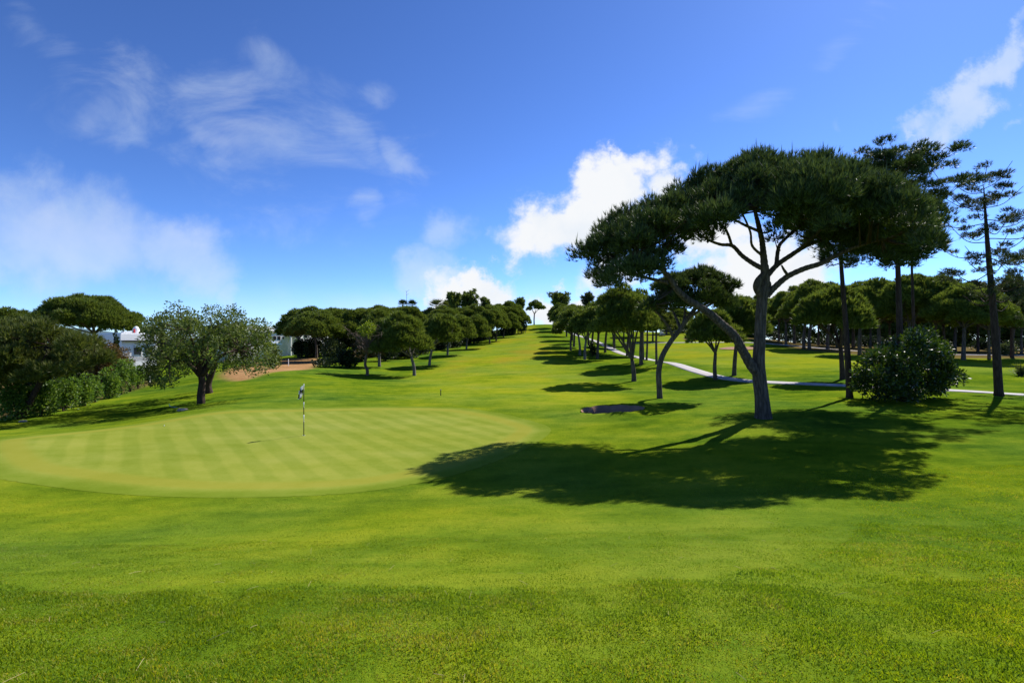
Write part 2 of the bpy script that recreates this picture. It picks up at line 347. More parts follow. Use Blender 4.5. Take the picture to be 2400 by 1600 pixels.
def draped(name, poly, material, kind, lift, step, attrs=None):
    P = np.asarray(poly); x0, y0 = P.min(0); x1, y1 = P.max(0)
    xs = np.arange(x0-step, x1+2*step, step); ys = np.arange(y0-step, y1+2*step, step)
    X, Y = np.meshgrid(xs, ys); d = sdist(P, X.ravel(), Y.ravel()).reshape(X.shape)
    # pull the outermost ring of vertices on to the outline so that the edge is smooth
    keep = d > -step*.75
    e = 1e-3
    out_ = (d < step*.35)
    g = np.stack([(sdist(P, X.ravel()+e, Y.ravel()).reshape(X.shape)-d)/e, (sdist(P, X.ravel(), Y.ravel()+e).reshape(X.shape)-d)/e], -1)
    sh = np.where((out_ & keep)[...,None], -d[...,None]*g, 0)
    X = X+sh[...,0]; Y = Y+sh[...,1]; d2 = np.where(out_, 0, d)
    Z = hz(X, Y)+lift
    ii = np.arange(X.size).reshape(X.shape)
    q = np.stack([ii[:-1,:-1], ii[:-1,1:], ii[1:,1:], ii[1:,:-1]], -1).reshape(-1, 4)
    q = q[keep.ravel()[q].all(1)]
    used = np.unique(q); rm = np.full(X.size, -1); rm[used] = np.arange(len(used))
    me = mesh_np(name, np.stack([X, Y, Z], -1).reshape(-1, 3)[used], rm[q], True)
    if attrs:
        for k, fn in attrs.items(): vattr(me, k, fn(d2.ravel()[used]))
    return link(name, me, material, kind=kind)
draped('putting_green', GREEN, GREEN_M, 'structure', .005, .16, {'edge': lambda d: sstep(1.5, 1.9, d), 'ring': lambda d: sstep(.75, .95, d)*(1-sstep(1.45, 1.7, d)), 'fringe': lambda d: 1-sstep(.35, .95, d)})
draped('sand_bunker', smooth_poly(BUNKER), SAND_M, 'structure', .012, .12)
for c, rx, ry in [((1630,795),2.6,1.9), ((1732,817),2.9,2.0)]:
    x, y = ray(*c); t = np.linspace(0, 2*math.pi, 24, endpoint=False)
    draped('sand_bunker', np.stack([x+rx*np.cos(t)*(1+.15*np.sin(3*t)), y+ry*2.2*np.sin(t)], 1), SAND_M, 'structure', .10, .5)
def strip(name, pts, w, material, lift=.03, n=14):
    C = curve([(a, b, 0) for a, b in pts], n)[:,:2]; T = unit(np.gradient(C, axis=0)); Nn = np.stack([-T[:,1], T[:,0]], 1)
    v = []; K = 5
    for i in range(len(C)):
        row = [C[i]+Nn[i]*w*(k/(K-1)-.5) for k in range(K)]
        zz = hz([r[0] for r in row], [r[1] for r in row])
        v += [(row[0][0], row[0][1], zz[0]-.1)]+[(row[k][0], row[k][1], zz[k]+lift) for k in range(K)]+[(row[-1][0], row[-1][1], zz[-1]-.1)]
    m = K+2; f = [(i*m+k, (i+1)*m+k, (i+1)*m+k+1, i*m+k+1) for i in range(len(C)-1) for k in range(m-1)]
    return link(name, mesh_np(name, np.array(v), np.array(f)), material, kind='structure')
PATH = [(60,29.5),(46,31.2),(35,33),(27.5,36.2),(22.8,41),(20.2,46),(19.5,54),(20,65),(20.4,76),(20.2,92),(22,112),(23,130),(20.5,150),(18.5,168)]
strip('path', PATH, 1.75, PATH_M)
strip('path', [(30,128),(42,118),(52,104),(57,90),(62,78),(70,73),(100,70),(150,66)], 1.5, PATH_M, .05)

# ------------------------------------------------------------------ near grass, blade by blade
def grass():
    rng = np.random.default_rng(3)
    V = []; NB = 0
    for (y0, y1, n, sc) in [(1.6, 4.2, 190000, 1.0), (4.2, 7.5, 200000, 1.15), (7.5, 13, 130000, 1.6)]:
        y = np.sqrt(rng.random(n)*(y1*y1-y0*y0)+y0*y0)
        x = (rng.random(n)*2-1)*(1.22*y+.5)
        d = sdist(APRON, x, y); dg = sdist(GREEN, x, y); ok = dg < -.03; x, y, d, dg = x[ok], y[ok], d[ok], dg[ok]
        clump = .5+.5*np.sin(x*5.3+2*np.sin(y*3.1))*np.sin(y*6.1+1.7*np.sin(x*2.3))
        hgt = np.where(d > 0, .012, .0195)*(.6+.8*rng.random(len(x)))*(.65+.6*clump)*(.35+.65*sstep(0, 1.0, -dg))
        wid = .0028*sc*(.7+.6*rng.random(len(x)))*np.where(d > 0, .9, 1.1)
        z = hz(x, y)+(.03*np.sin(x*1.9+1.3*np.sin(y*1.1))*np.sin(y*1.7+.8*np.sin(x*.9))+.02*np.sin(x*4.3+y*2.1)*np.sin(y*3.9-x*1.7))*(1-.6*sstep(-.2, .3, d))-.004
        a = rng.random(len(x))*2*math.pi; t = .25+.75*rng.random(len(x))
        lx, ly = np.cos(a)*t*hgt, np.sin(a)*t*hgt; b = rng.random(len(x))*2*math.pi; wx, wy = np.cos(b)*wid, np.sin(b)*wid
        B = np.stack([x, y, z], 1); S = np.stack([wx, wy, 0*x], 1); Lm = np.stack([lx*.35, ly*.35, hgt*.62], 1); Lt = np.stack([lx, ly, hgt], 1)
        V.append(np.stack([B-S, B+S, B+Lm+S*.75, B+Lm-S*.75, B+Lt], 1).reshape(-1, 3)); NB += len(x)
    V = np.concatenate(V); k = np.arange(NB)[:,None]*5
    Fq = np.concatenate([k+[0,1,2], k+[0,2,3], k+[3,2,4]], 1).reshape(-1, 3)
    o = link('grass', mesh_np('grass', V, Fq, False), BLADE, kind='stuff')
    o['label'] = 'short yellow green grass blades of the near rough'; o['category'] = 'grass'
grass()
def straw():
    rng = np.random.default_rng(8); m = MB()
    for k in range(60):
        y = 2.3+6*rng.random()**1.3; x = (rng.random()*2-1)*1.1*y; a = rng.random()*6.28; l = .02+.045*rng.random(); z = h(x, y)+.018
        d = np.array([math.cos(a)*l, math.sin(a)*l, .3*l*rng.normal()]); c = np.array([x, y, z]); m.tube(np.array([c-d, c+[0,0,.004], c+d*[.9,1.1,1]]), [.0011,.0014,.0009], 4)
    o = m.obj('dry_straw', STRAW); o['kind'] = 'stuff'; o['label'] = 'scattered pale dry straw and pine needles on the near grass'; o['category'] = 'straw'
straw()

# ------------------------------------------------------------------ foliage builders
UP = np.array([0,0,1.0])
def tufts(P, A, K, L, Wd, spread, rng):
    n = len(P); D = unit(A[:,None,:]+spread*rng.normal(size=(n, K, 3)))
    ln = L*(.65+.6*rng.random((n, K, 1))); pr = unit(np.cross(D, rng.normal(size=(n, K, 3))))*Wd*.5
    B = P[:,None,:]+D*ln*.05
    return np.stack([B-pr, B+pr, B+D*ln], 2).reshape(-1, 3)
def leaves(P, A, L, Wd, spread, rng):
    n = len(P); D = unit(A+spread*rng.normal(size=(n, 3))); ln = L*(.6+.7*rng.random((n, 1)))
    pr = unit(np.cross(D, rng.normal(size=(n, 3))))*Wd*.5*(.7+.6*rng.random((n, 1)))
    return np.stack([P, P+D*ln*.5+pr, P+D*ln, P+D*ln*.5-pr], 1).reshape(-1, 3)
def clump_points(C, R, dens, rng, flat_=.72, low=-.35, inner=.65):
    P, A = [], []
    for c, r in zip(C, R):
        n = max(8, int(dens*4*math.pi*r*r*.7)); d = unit(rng.normal(size=(n*2, 3))); d = d[d[:,2] > low][:n]
        q = inner+(1-inner)*rng.random((len(d), 1)); P.append(c+d*r*q*[1,1,flat_]); A.append(d)
    return np.concatenate(P), np.concatenate(A)
def tri_mesh(name, V): return mesh_np(name, V, np.arange(len(V)).reshape(-1, 3))
def quad_mesh(name, V): return mesh_np(name, V, np.arange(len(V)).reshape(-1, 4))

def stone_pine_meshes(H, R, T, lean, seed, fork=.42, K=6, L=.42, Wd=.10, dens=15, tr=None, nclump=46, ry=1.0, bare_limbs=6, mask=None):
    """trunk and crown of an umbrella pine standing at the origin"""
    rng = np.random.default_rng(seed); tr = tr or (.08+.015*H)
    C, Rr = [], []
    lx, ly = lean
    k = 0
    while len(C) < nclump and k < 4000:
        k += 1
        a = rng.random()*2*math.pi; rho = math.sqrt(rng.random())
        ro = rho*(.93+.1*math.sin(3*a+seed))
        r = R*(.17+.11*rng.random())
        top = H-r*.7-T*.72*ro**2.3
        lowz = max(H-T*.95+r*.4, top-T*.42)
        z = lowz+(top-lowz)*rng.random()**.6
        c = np.array([lx+ro*(R-r)*math.cos(a), ly+ro*(R-r)*math.sin(a)*ry, z])
        if any(np.linalg.norm((c-q)*[1,1,1.3]) < .62*r for q in C): continue
        C.append(c); Rr.append(r)
    P, A = clump_points(C, Rr, dens, rng)
    sr = (R-.25*L)/max(1e-3, max(np.hypot(c[0]-lx, (c[1]-ly)/ry)+r for c, r in zip(C, Rr))); st = (H-L*.5)/max(c[2]+r*.72 for c, r in zip(C, Rr))
    C = [np.array([lx+(c[0]-lx)*sr, ly+(c[1]-ly)*sr, c[2]*st]) for c in C]; P = np.stack([lx+(P[:,0]-lx)*sr, ly+(P[:,1]-ly)*sr, P[:,2]*st], 1)
    V = tufts(P, A*.9+UP*.75, K, L, Wd, .38, rng)
    m = MB(); zf = H*fork
    fp = np.array([lx*.30+.1*rng.normal(), ly*.3, zf])
    tp = curve([(0,0,-.3), (lx*.05+.05*rng.normal(), 0, zf*.45), fp], 5)
    rad = np.linspace(tr*1.12, tr*.78, len(tp)); rad[0] *= 1.25; rad[1] *= 1.08
    m.tube(tp, rad, 9)
    ends = []
    for i in range(bare_limbs):
        a = 2*math.pi*(i+.6*rng.random())/bare_limbs; ro = R*(.30+.28*rng.random())
        e = np.array([lx+ro*math.cos(a), ly+ro*math.sin(a)*ry, H-T*(.62+.1*rng.random())])
        mid = fp*.45+e*.55+np.array([0,0,-.08*T*rng.random()]); mid[:2] -= (e-fp)[:2]*.12
        q = curve([fp, mid, e], 4); m.tube(q, np.linspace(tr*.58, tr*.22, len(q)), 6); ends.append(e)
    for c, r in zip(C, Rr):
        e = min(ends, key=lambda q: np.linalg.norm(q-c)); m.tube(curve([e, (e+c)/2-[0,0,.1*r], c+[0,0,r*.2]], 3), np.linspace(tr*.22, tr*.06, 7), 4, False)
    return m, V
def stone_pine(label, base, H, R, T, lean=(0,0), seed=1, group=None, material=None, bark=None, cat='pine tree', **kw):
    o = thing('stone_pine', label, cat, base, group)
    m, V = stone_pine_meshes(H, R, T, lean, seed, **kw)
    m.obj('trunk', bark or BARK, o, True); link('crown', tri_mesh('crown', V), material or NEEDLE_FAR, o); return o
def copy_tree(src, label, base, sxy, sz, rz, group):
    o = src.copy(); COL.objects.link(o); o.location = [float(v) for v in base]; o.scale = (sxy, sxy, sz); o.rotation_euler.z = rz
    o['label'] = label; o['group'] = group
    for ch in src.children:
        c = ch.copy(); COL.objects.link(c); c.parent = o
    return o

# ------------------------------------------------------------------ the big stone pine by the green
def Pm(px, py, dy=0): return W(px, py, 21.8+dy)
def main_pine():
    b = Pm(1786, 977); gz = h(b[0], b[1]); base = np.array([b[0], b[1], gz])
    o = thing('stone_pine', 'largest stone pine with twisted double trunk on the low mound right of the green', 'pine tree', base, 'stone pines')
    rng = np.random.default_rng(11)
    c5 = lambda x, y, dy=0: Pm(1300+x*.4677, 300+y*.4677, dy)-base
    s = .4677/F*21.8/2                              # half width in metres per pixel of the zoomed crop
    def limb(pts, w, n=12, name='limb', sides=10):
        q = curve([c5(*p) for p in pts], n); ww = np.interp(np.linspace(0, 1, len(q)), np.linspace(0, 1, len(w)), w)*s
        ww = ww*(1+.05*np.sin(np.arange(len(q))*1.7)); m = MB().tube(q, ww, sides); m.obj(name, BARK, o, True); return q
    m = MB()
    def into(pts, w, n=12, sides=18):
        q = curve([c5(*p) for p in pts], n); ww = np.interp(np.linspace(0, 1, len(q)), np.linspace(0, 1, len(w)), w)*s; m.tube(q, ww, sides)
    into([(1046,1480),(1045,1440),(1038,1350),(1026,1250),(1022,1170),(1028,1050),(1034,930),(1042,840),(1055,760),(1052,690)], [104,78,66,64,58,52,50,50,44,38])
    into([(1050,860),(1016,805,-.15),(1020,768,-.2),(1046,730,-.1)], [40,38,36,26], 8, 10)
    m.ell(c5(1068,785,.05), (.15,.15,.2)); m.ell(c5(1060,812,-.1), (.16,.15,.2))
    m.obj('trunk', BARK, o, True)
    L1 = limb([(1030,1240,-.05),(985,1190,-.1),(940,1110,-.3),(900,1040,-.5),(840,985,-.7),(780,932,-.9),(720,892,-1.1),(660,855,-1.3),(612,808,-1.5),(575,750,-1.6),(525,700,-1.7),(465,655,-1.9),(405,600,-2.1)], [54,48,44,42,40,37,34,32,29,24,20,16,10])
    limb([(548,722,-1.6),(542,640,-1.4),(565,560,-1.1),(575,480,-.8)], [24,20,15,8])
    limb([(572,775,-1.5),(480,755,-1.2),(395,725,-.9),(300,660,-.6)], [20,15,11,6])
    limb([(1052,700),(1045,620,.1),(1038,560,.2),(1020,480,.3),(1005,420,.3),(990,330,.2)], [38,30,26,24,18,8])
    limb([(1045,705,.1),(1000,682,.5),(940,640,1),(890,590,1.4),(830,583,1.8),(760,555,2.1),(690,500,2.4)], [26,24,22,20,16,12,6])
    limb([(888,590,1.4),(868,530,1.2),(842,490,1),(790,470,.9),(720,440,.8)], [15,13,11,8,5])
    limb([(1030,520,.2),(960,490,-.6),(890,455,-1.3),(800,420,-2)], [16,13,10,5])
    limb([(1040,640,.1),(990,590,-.5),(980,520,-1),(940,430,-1.6),(900,380,-2)], [14,12,10,8,4])
    limb([(1062,840),(1100,800,-.1),(1165,745,-.4),(1250,705,-.7),(1330,680,-1),(1400,645,-1.3),(1500,600,-1.7),(1640,560,-2.2)], [34,30,27,26,24,20,14,6])
    limb([(1058,750,.1),(1110,690,.5),(1180,640,.9),(1260,590,1.2),(1340,560,1.6),(1450,525,2),(1600,480,2.6),(1750,450,3)], [28,26,24,22,18,15,11,5])
    limb([(1110,692,.5),(1122,600,1.1),(1150,560,1.5),(1225,490,2),(1262,420,2.4),(1300,370,2.8)], [22,18,18,15,12,6])
    limb([(1172,742,-.4),(1150,712,-.9),(1138,690,-1.2)], [16,12,8], 6)
    limb([(1225,490,2),(1200,430,2.2),(1180,350,2.3)], [12,9,5], 8)
    limb([(1180,645,.9),(1280,560,0),(1400,450,-1),(1500,380,-1.6)], [18,14,10,5])
    # crown: foliage pads kept inside the outline of the real crown
    ax = [-1.0,-.87,-.6,-.36,-.2,0,.1,.25,.5,.7,.85,1.0]
    yt = [612,505,452,400,372,343,340,352,383,420,462,512]
    yb = [655,690,655,575,525,482,505,575,622,640,612,548]
    C, R = [], []; k = 0
    while len(C) < 330 and k < 60000:
        k += 1
        a = rng.random()*2.04-1.02; bb = rng.random()*2-1
        if a*a*.97+bb*bb > 1: continue
        r = .45+.55*rng.random()
        t0 = np.interp(a, ax, yt); b0 = np.interp(a, ax, yb)
        zt = CAMZ+(800-t0)/F*21.8; zb = CAMZ+(800-b0)/F*21.8
        d = bb*(5.9 if bb < 0 else 3.7)
        top = zt-(3.0*abs(bb)**1.5 if bb < 0 else 1.6*bb**1.6)
        th = min(zt-zb, 1.7+2.1*sstep(.15, .5, np.array(a))+1.2*sstep(-.4, -.75, np.array(a)))
        z = top-r*.7-rng.random()**1.35*th
        c = np.array([b[0]+a*(8.33-.2), b[1]+d, z])
        px, py = 1200+c[0]/c[1]*F, 800-(c[2]-CAMZ)/c[1]*F; rp = r/c[1]*F
        aa = (px-1786)/433
        if abs(aa) > 1.0-rp/470: continue
        if py-rp*.75 < np.interp(aa, ax, yt)-3 or py+rp*.35 > np.interp(aa, ax, yb): continue
        if a < -.3 and top-z > 1.25 and rng.random() < .6: continue
        if any(np.linalg.norm(c-q) < .5*r for q in C): continue
        C.append(c); R.append(r)
    for (x, y, dy, r) in [(1120,505,-.5,.55),(1160,470,.3,.5),(1100,560,.6,.4),(150,640,-.8,.75),(230,700,-.5,.6),(330,720,-.9,.6),(580,620,-1,.6),(430,690,-1.5,.6),(1480,620,-1,.5),(1390,650,-.5,.5),(1650,660,-1.6,.55),(760,560,1.6,.45),(820,520,.5,.4)]:
        C.append(c5(x, y, dy)+base); R.append(r)
    P, A = clump_points(C, R, 30, rng, .72, -.5, .45)
    V = tufts(P-base, A*.75+UP*.95, 9, .26, .030, .42, rng)
    top = A[:,2] > .75; ii = np.where(top)[0][::9]                 # upright spring candles along the top
    V = np.concatenate([V, tufts(P[ii]-base+UP*.1, np.tile(UP, (len(ii), 1)), 2, .45, .05, .06, rng)])
    link('crown', tri_mesh('crown', V), NEEDLE, o)
    m = MB()                                        # twigs carrying the pads
    SK = np.concatenate([np.array([v.co[:] for v in ch.data.vertices])[::10] for ch in o.children if ch.name.startswith('limb')])
    for c in C:
        c = c-base; j = np.argmin(np.linalg.norm(SK-c, axis=1)); e = SK[j]
        if np.linalg.norm(e-c) < 4.5: m.tube(curve([e, (e+c)/2-[0,0,.12], c+[0,0,.15]], 4), np.linspace(.045, .012, 9), 5, False)
    m.obj('twigs', BARK2, o, True)
    return o
main_pine()

# ------------------------------------------------------------------ other pines
def place(px, py, Y):
    x = (px-1200)/F*Y; return np.array([x, Y, h(x, Y)-.04])
def pine_px(label, px, Y, cpx, rpx, top, tfrac, seed, group, **kw):
    b = place(px, 0, Y); H = CAMZ+(800-top)/F*Y-b[2]; R = rpx/F*Y
    return stone_pine(label, b, H, R, max(1.6, H*tfrac), ((cpx-px)/F*Y, 0), seed, group, **kw)
GL = 'stone pines lining the left edge of the fairway'
LEFT = [
 ('stone pine with pale forked trunk, nearest of the left row',971,58,942,62,728,.55,21,{'fork':.30,'bare_limbs':5,'bark':BARKG}),
 ('second stone pine of the left row, leaning right with a Y-shaped grey trunk',1006,72,1037,44,733,.52,22,{'fork':.38,'bark':BARKG}),
 ('third stone pine up the left row, slim pale trunk under a right-hanging crown',1049,88,1078,34,737,.55,23,{'bark':BARKG}),
 ('fourth stone pine up the left row with drooping crown and thin pale trunk',1093,105,1116,33,736,.62,24,{'bark':BARKG}),
 ('fifth stone pine up the left row, flat domed crown above the shade line',1148,125,1150,32,724,.55,25,{}),
 ('slender stone pine sixth up the left row, small crown between two broader ones',1163,134,1172,22,728,.5,26,{}),
 ('stone pine seventh up the left row with drooping right side',1180,148,1196,22,731,.6,27,{}),
 ('tallest stone pine at the upper end of the left row',1208,163,1190,44,704,.62,28,{}),
 ('stone pine at the back left of the row, nearest the white villa',742,88,735,55,717,.5,29,{}),
 ('stone pine with bare curved branches before the white villa wall',775,78,748,62,727,.42,30,{'bare_limbs':9,'fork':.36}),
 ('dark stone pine behind the yellow-topped dead tree',845,82,845,48,722,.55,31,{}),
 ('stone pine with pale straight trunk just right of the yellow-topped dead tree',889,70,890,44,724,.5,32,{'bark':BARKG,'fork':.5}),
 ('broad stone pine in the back row behind the nearest forked pine',900,92,885,50,714,.5,33,{}),
 ('stone pine in the back row right below the two dark palm heads',960,99,958,44,717,.5,34,{}),
 ('stone pine in the back row below the bright palm head',1040,112,1040,46,715,.5,35,{}),
 ('stone pine in the back row beneath the dark bushy maritime pines',1100,128,1112,36,712,.5,36,{}),
]
left_objs = [pine_px(l, px, Y, c, r*1.32, t, min(.74, tf+.13), sd, GL, **{**dict(nclump=64, dens=18), **k}) for l, px, Y, c, r, t, tf, sd, k in LEFT]
for i, (px, Y, rpx, top) in enumerate([(700,96,46,722),(795,98,44,721),(850,104,46,720),(905,110,44,718),(950,116,42,720),(1000,122,42,719),(1062,130,38,718),(1085,138,34,716),(1135,148,34,714),(1165,158,32,711)]):
    b = place(px, 0, Y); src = left_objs[(i*3+1) % len(left_objs)]; q = LEFT[(i*3+1) % len(left_objs)]; h0 = CAMZ+(800-q[5])/F*q[2]-h((q[1]-1200)/F*q[2], q[2])
    copy_tree(src, ['first','second','third','fourth','fifth','sixth','seventh','eighth','ninth','tenth'][i]+' from the left among the pines filling the shade behind the left row', b, rpx*(1.35+.2*math.sin(i*2.3))*Y/(q[4]*1.32*q[2]), (CAMZ+(800-top)/F*Y-b[2])/h0, 2.0+1.7*i, GL)
GR = 'stone pines along the right edge of the fairway'
RIGHT = [
 ('stone pine at the top of the right row, beside the hilltop',1313,165,1310,26,709,.6,41,{}),
 ('second stone pine down the right row from the hilltop',1328,142,1322,31,716,.55,42,{}),
 ('third stone pine down the right row from the hilltop, dark dome over the path',1341,120,1340,36,714,.55,43,{}),
 ('stone pine with pale trunk left of the dark shrub on the right row',1359,82,1352,48,722,.5,44,{'bark':BARKG}),
 ('stone pine with forked pale trunk directly left of the dark shrub on the right row',1371,75,1382,50,718,.5,45,{'bark':BARKG,'fork':.36}),
 ('stone pine with one straight trunk at the inner edge of the cart path bend',1400,76,1408,44,702,.5,46,{}),
 ('stone pine with dark trunk on the far side of the cart path bend',1418,88,1430,44,705,.5,47,{}),
 ('stone pine with double trunk forking low, second nearest left of the biggest pine',1486,46,1462,78,664,.5,48,{'fork':.22,'K':7,'L':.36,'Wd':.07,'dens':22,'nclump':60}),
 ('stone pine with curved dark trunk just behind the double-trunked pine',1503,60,1502,58,676,.5,49,{}),
 ('stone pine behind the pale-trunked pair left of the dark shrub',1345,100,1348,40,712,.55,141,{}),
 ('stone pine rising over the dark shrub in the right row',1388,92,1394,42,706,.55,142,{}),
 ('stone pine leaning over the cart path beyond the dark shrub',1440,104,1446,40,714,.5,143,{}),
 ('stone pine in the shade behind the double-trunked pine',1470,82,1478,46,700,.5,144,{}),
 ('lower stone pine on the fairway side of the right row',1338,90,1330,32,730,.55,145,{}),
 ('thin straight pine, left of three slim trunks by the cart path',1508,66,1500,30,700,.4,50,{'tr':.13,'fork':.62}),
 ('thin straight pine, middle of three slim trunks by the cart path',1515,64,1525,32,704,.4,51,{'tr':.13,'fork':.62}),
 ('thin straight pine with yellowish crown, right of three slim trunks by the cart path',1539,58,1540,40,708,.45,52,{'tr':.14,'fork':.6,'material':NEEDLE_SOFT}),
 ('stone pine with Y-shaped trunk on the near side of the cart path',1677,45,1668,62,724,.45,54,{'fork':.38,'K':6,'L':.38,'Wd':.08,'dens':20}),
 ('stone pine with short upright trunk beyond the cart path, left of the biggest trunk',1720,48,1738,62,690,.5,55,{'dens':20}),
 ('stone pine with bent trunk and left limb, just left of the straight pole pine',1975,42,1950,78,668,.42,56,{'fork':.34,'dens':20,'bark':BARK2}),
]
right_objs = [pine_px(l, px, Y, c, r*1.22, t, min(.68, tf+.07), sd, GR, **{**dict(nclump=58), **k}) for l, px, Y, c, r, t, tf, sd, k in RIGHT]
def leaning_pine():
    Y = 33; b = place(1547, 0, Y)
    o = thing('stone_pine', 'stone pine with grey trunk bending right, standing above the sand bunker', 'pine tree', b, GR)
    q = lambda x, y, dy=0: W(x, y, Y+dy)-b
    s = Y/F
    m = MB()
    m.tube(curve([q(1547,945),q(1545,905),q(1544,870),q(1552,835),q(1572,800),q(1592,775),q(1612,745),q(1630,722)], 6), np.interp(np.linspace(0,1,43), [0,.1,.4,1], [7.6*s,6.4*s,6.2*s,4.6*s]), 12)
    lim = [[q(1578,790),q(1566,765,-.3),q(1545,738,-.6),q(1520,715,-.9)], [q(1600,765),q(1606,735,.6),q(1600,712,.9),q(1590,690,1.2)],
           [q(1628,725),q(1650,700,-.2),q(1675,680,-.3)], [q(1628,725),q(1634,690,.7),q(1640,660,1)], [q(1612,745),q(1650,722,-1),q(1690,700,-1.4)], [q(1595,770),q(1580,735,1.4),q(1560,700,1.8)]]
    for l in lim: m.tube(curve(l, 6), np.linspace(4*s, 1.4*s, len(curve(l, 6))), 8)
    rng = np.random.default_rng(53); C = []; R = []
    while len(C) < 80:
        a = rng.random()*2*math.pi; ro = math.sqrt(rng.random()); r = .4+.35*rng.random()
        x = 1637+ro*88*math.cos(a); yy = ro*2.4*math.sin(a)
        top = 618+38*ro**2; c = q(x, top+r/s*.9+rng.random()**1.4*62, yy)
        C.append(c); R.append(r)
    for x, y, d in [(1530,712,-.8),(1545,700,-.2),(1560,690,.8),(1515,725,-1),(1700,712,-.4),(1580,700,.3)]: C.append(q(x, y, d)); R.append(.55)
    P, A = clump_points(C, R, 26, rng); link('crown', tri_mesh('crown', tufts(P, A*.8+UP*.8, 7, .32, .05, .4, rng)), NEEDLE, o)
    E = [l[-1] for l in lim]
    for c in C:
        e = min(E, key=lambda w: np.linalg.norm(w-c)); m.tube(curve([e, (e+c)/2-[0,0,.1], c], 3), np.linspace(.05, .015, 7), 5, False)
    m.obj('trunk', BARK, o, True)
leaning_pine()

# the wood right of the second fairway
GW = 'stone pines of the wood beyond the second fairway'
PROTO = []
WOODT = [(1825,112,1830,45,690,800),(1842,98,1850,52,682,0),(1862,104,1880,52,670,0),(1884,88,1893,60,662,0),(1897,86,1918,62,655,0),(1940,88,1948,62,661,0),(2015,72,2020,72,657,0),
  (2060,70,2072,78,651,0),(2130,66,2132,84,642,0),(2190,66,2184,80,645,0),(2258,60,2266,88,662,0),(2318,62,2318,62,678,0)]
BACKT = [(1918,112,700),(1962,100,690),(2000,106,684),(2040,97,680),(2086,100,676),(2112,92,672),(2150,96,672),(2212,92,680),(2238,86,688),(2292,90,694),(2342,84,690),(2372,96,684),(2394,78,690),
  (1700,140,716),(1745,128,694),(1783,120,688),(1438,125,735),(1462,116,738),(1530,130,737),(1592,172,720),(1480,150,742),(1562,160,738)]
ORD = ['first','second','third','fourth','fifth','sixth','seventh','eighth','ninth','tenth','eleventh','twelfth','thirteenth']
for i, (px, Y, cpx, rpx, top, _) in enumerate(WOODT):
    lab = ORD[i]+' from the left in the front row of domed pines along the right-hand wood'
    if i in (0, 3, 6, 8, 10):
        PROTO.append((pine_px(lab, px, Y, cpx, rpx*1.12, top, .58, 60+i, GW, fork=.42, dens=18, nclump=64), rpx/F*Y, CAMZ+(800-top)/F*Y-h((px-1200)/F*Y, Y)))
    else:
        src, r0, h0 = PROTO[-1]; b = place(px, 0, Y)
        copy_tree(src, lab, b, rpx/F*Y/r0, (CAMZ+(800-top)/F*Y-b[2])/h0, 1.3*i, GW)
for i, (px, Y, top) in enumerate(BACKT):
    src, r0, h0 = PROTO[i % len(PROTO)]; b = place(px, 0, Y)
    if i < 13: lab, g = ORD[i]+' from the left in the shaded back row of pines behind the right-hand wood', GW
    else:
        lab = ['small far pine beyond the far sand bunkers','dark far pine left of the biggest pine trunk, behind the bunkers','dark far pine whose crown shows just behind the biggest trunk',
               'far pine right of the path bend, in the distant shade','far pine behind the slim trunks, on the shaded slope','far pine with forked trunk seen between the slim trunks and bent pine',
               'far pine on the skyline beyond the parked white cart','small skyline pine left of the slim trunks','small skyline pine near the parked white cart'][i-13]; g = 'distant pines beyond the second fairway'
    R = (46+9*((i*7) % 3))/F*min(Y, 100) if i < 13 else 40/F*Y
    copy_tree(src, lab, b, R/r0, (CAMZ+(800-top)/F*Y-b[2])/h0, 2.1*i+.4, g)

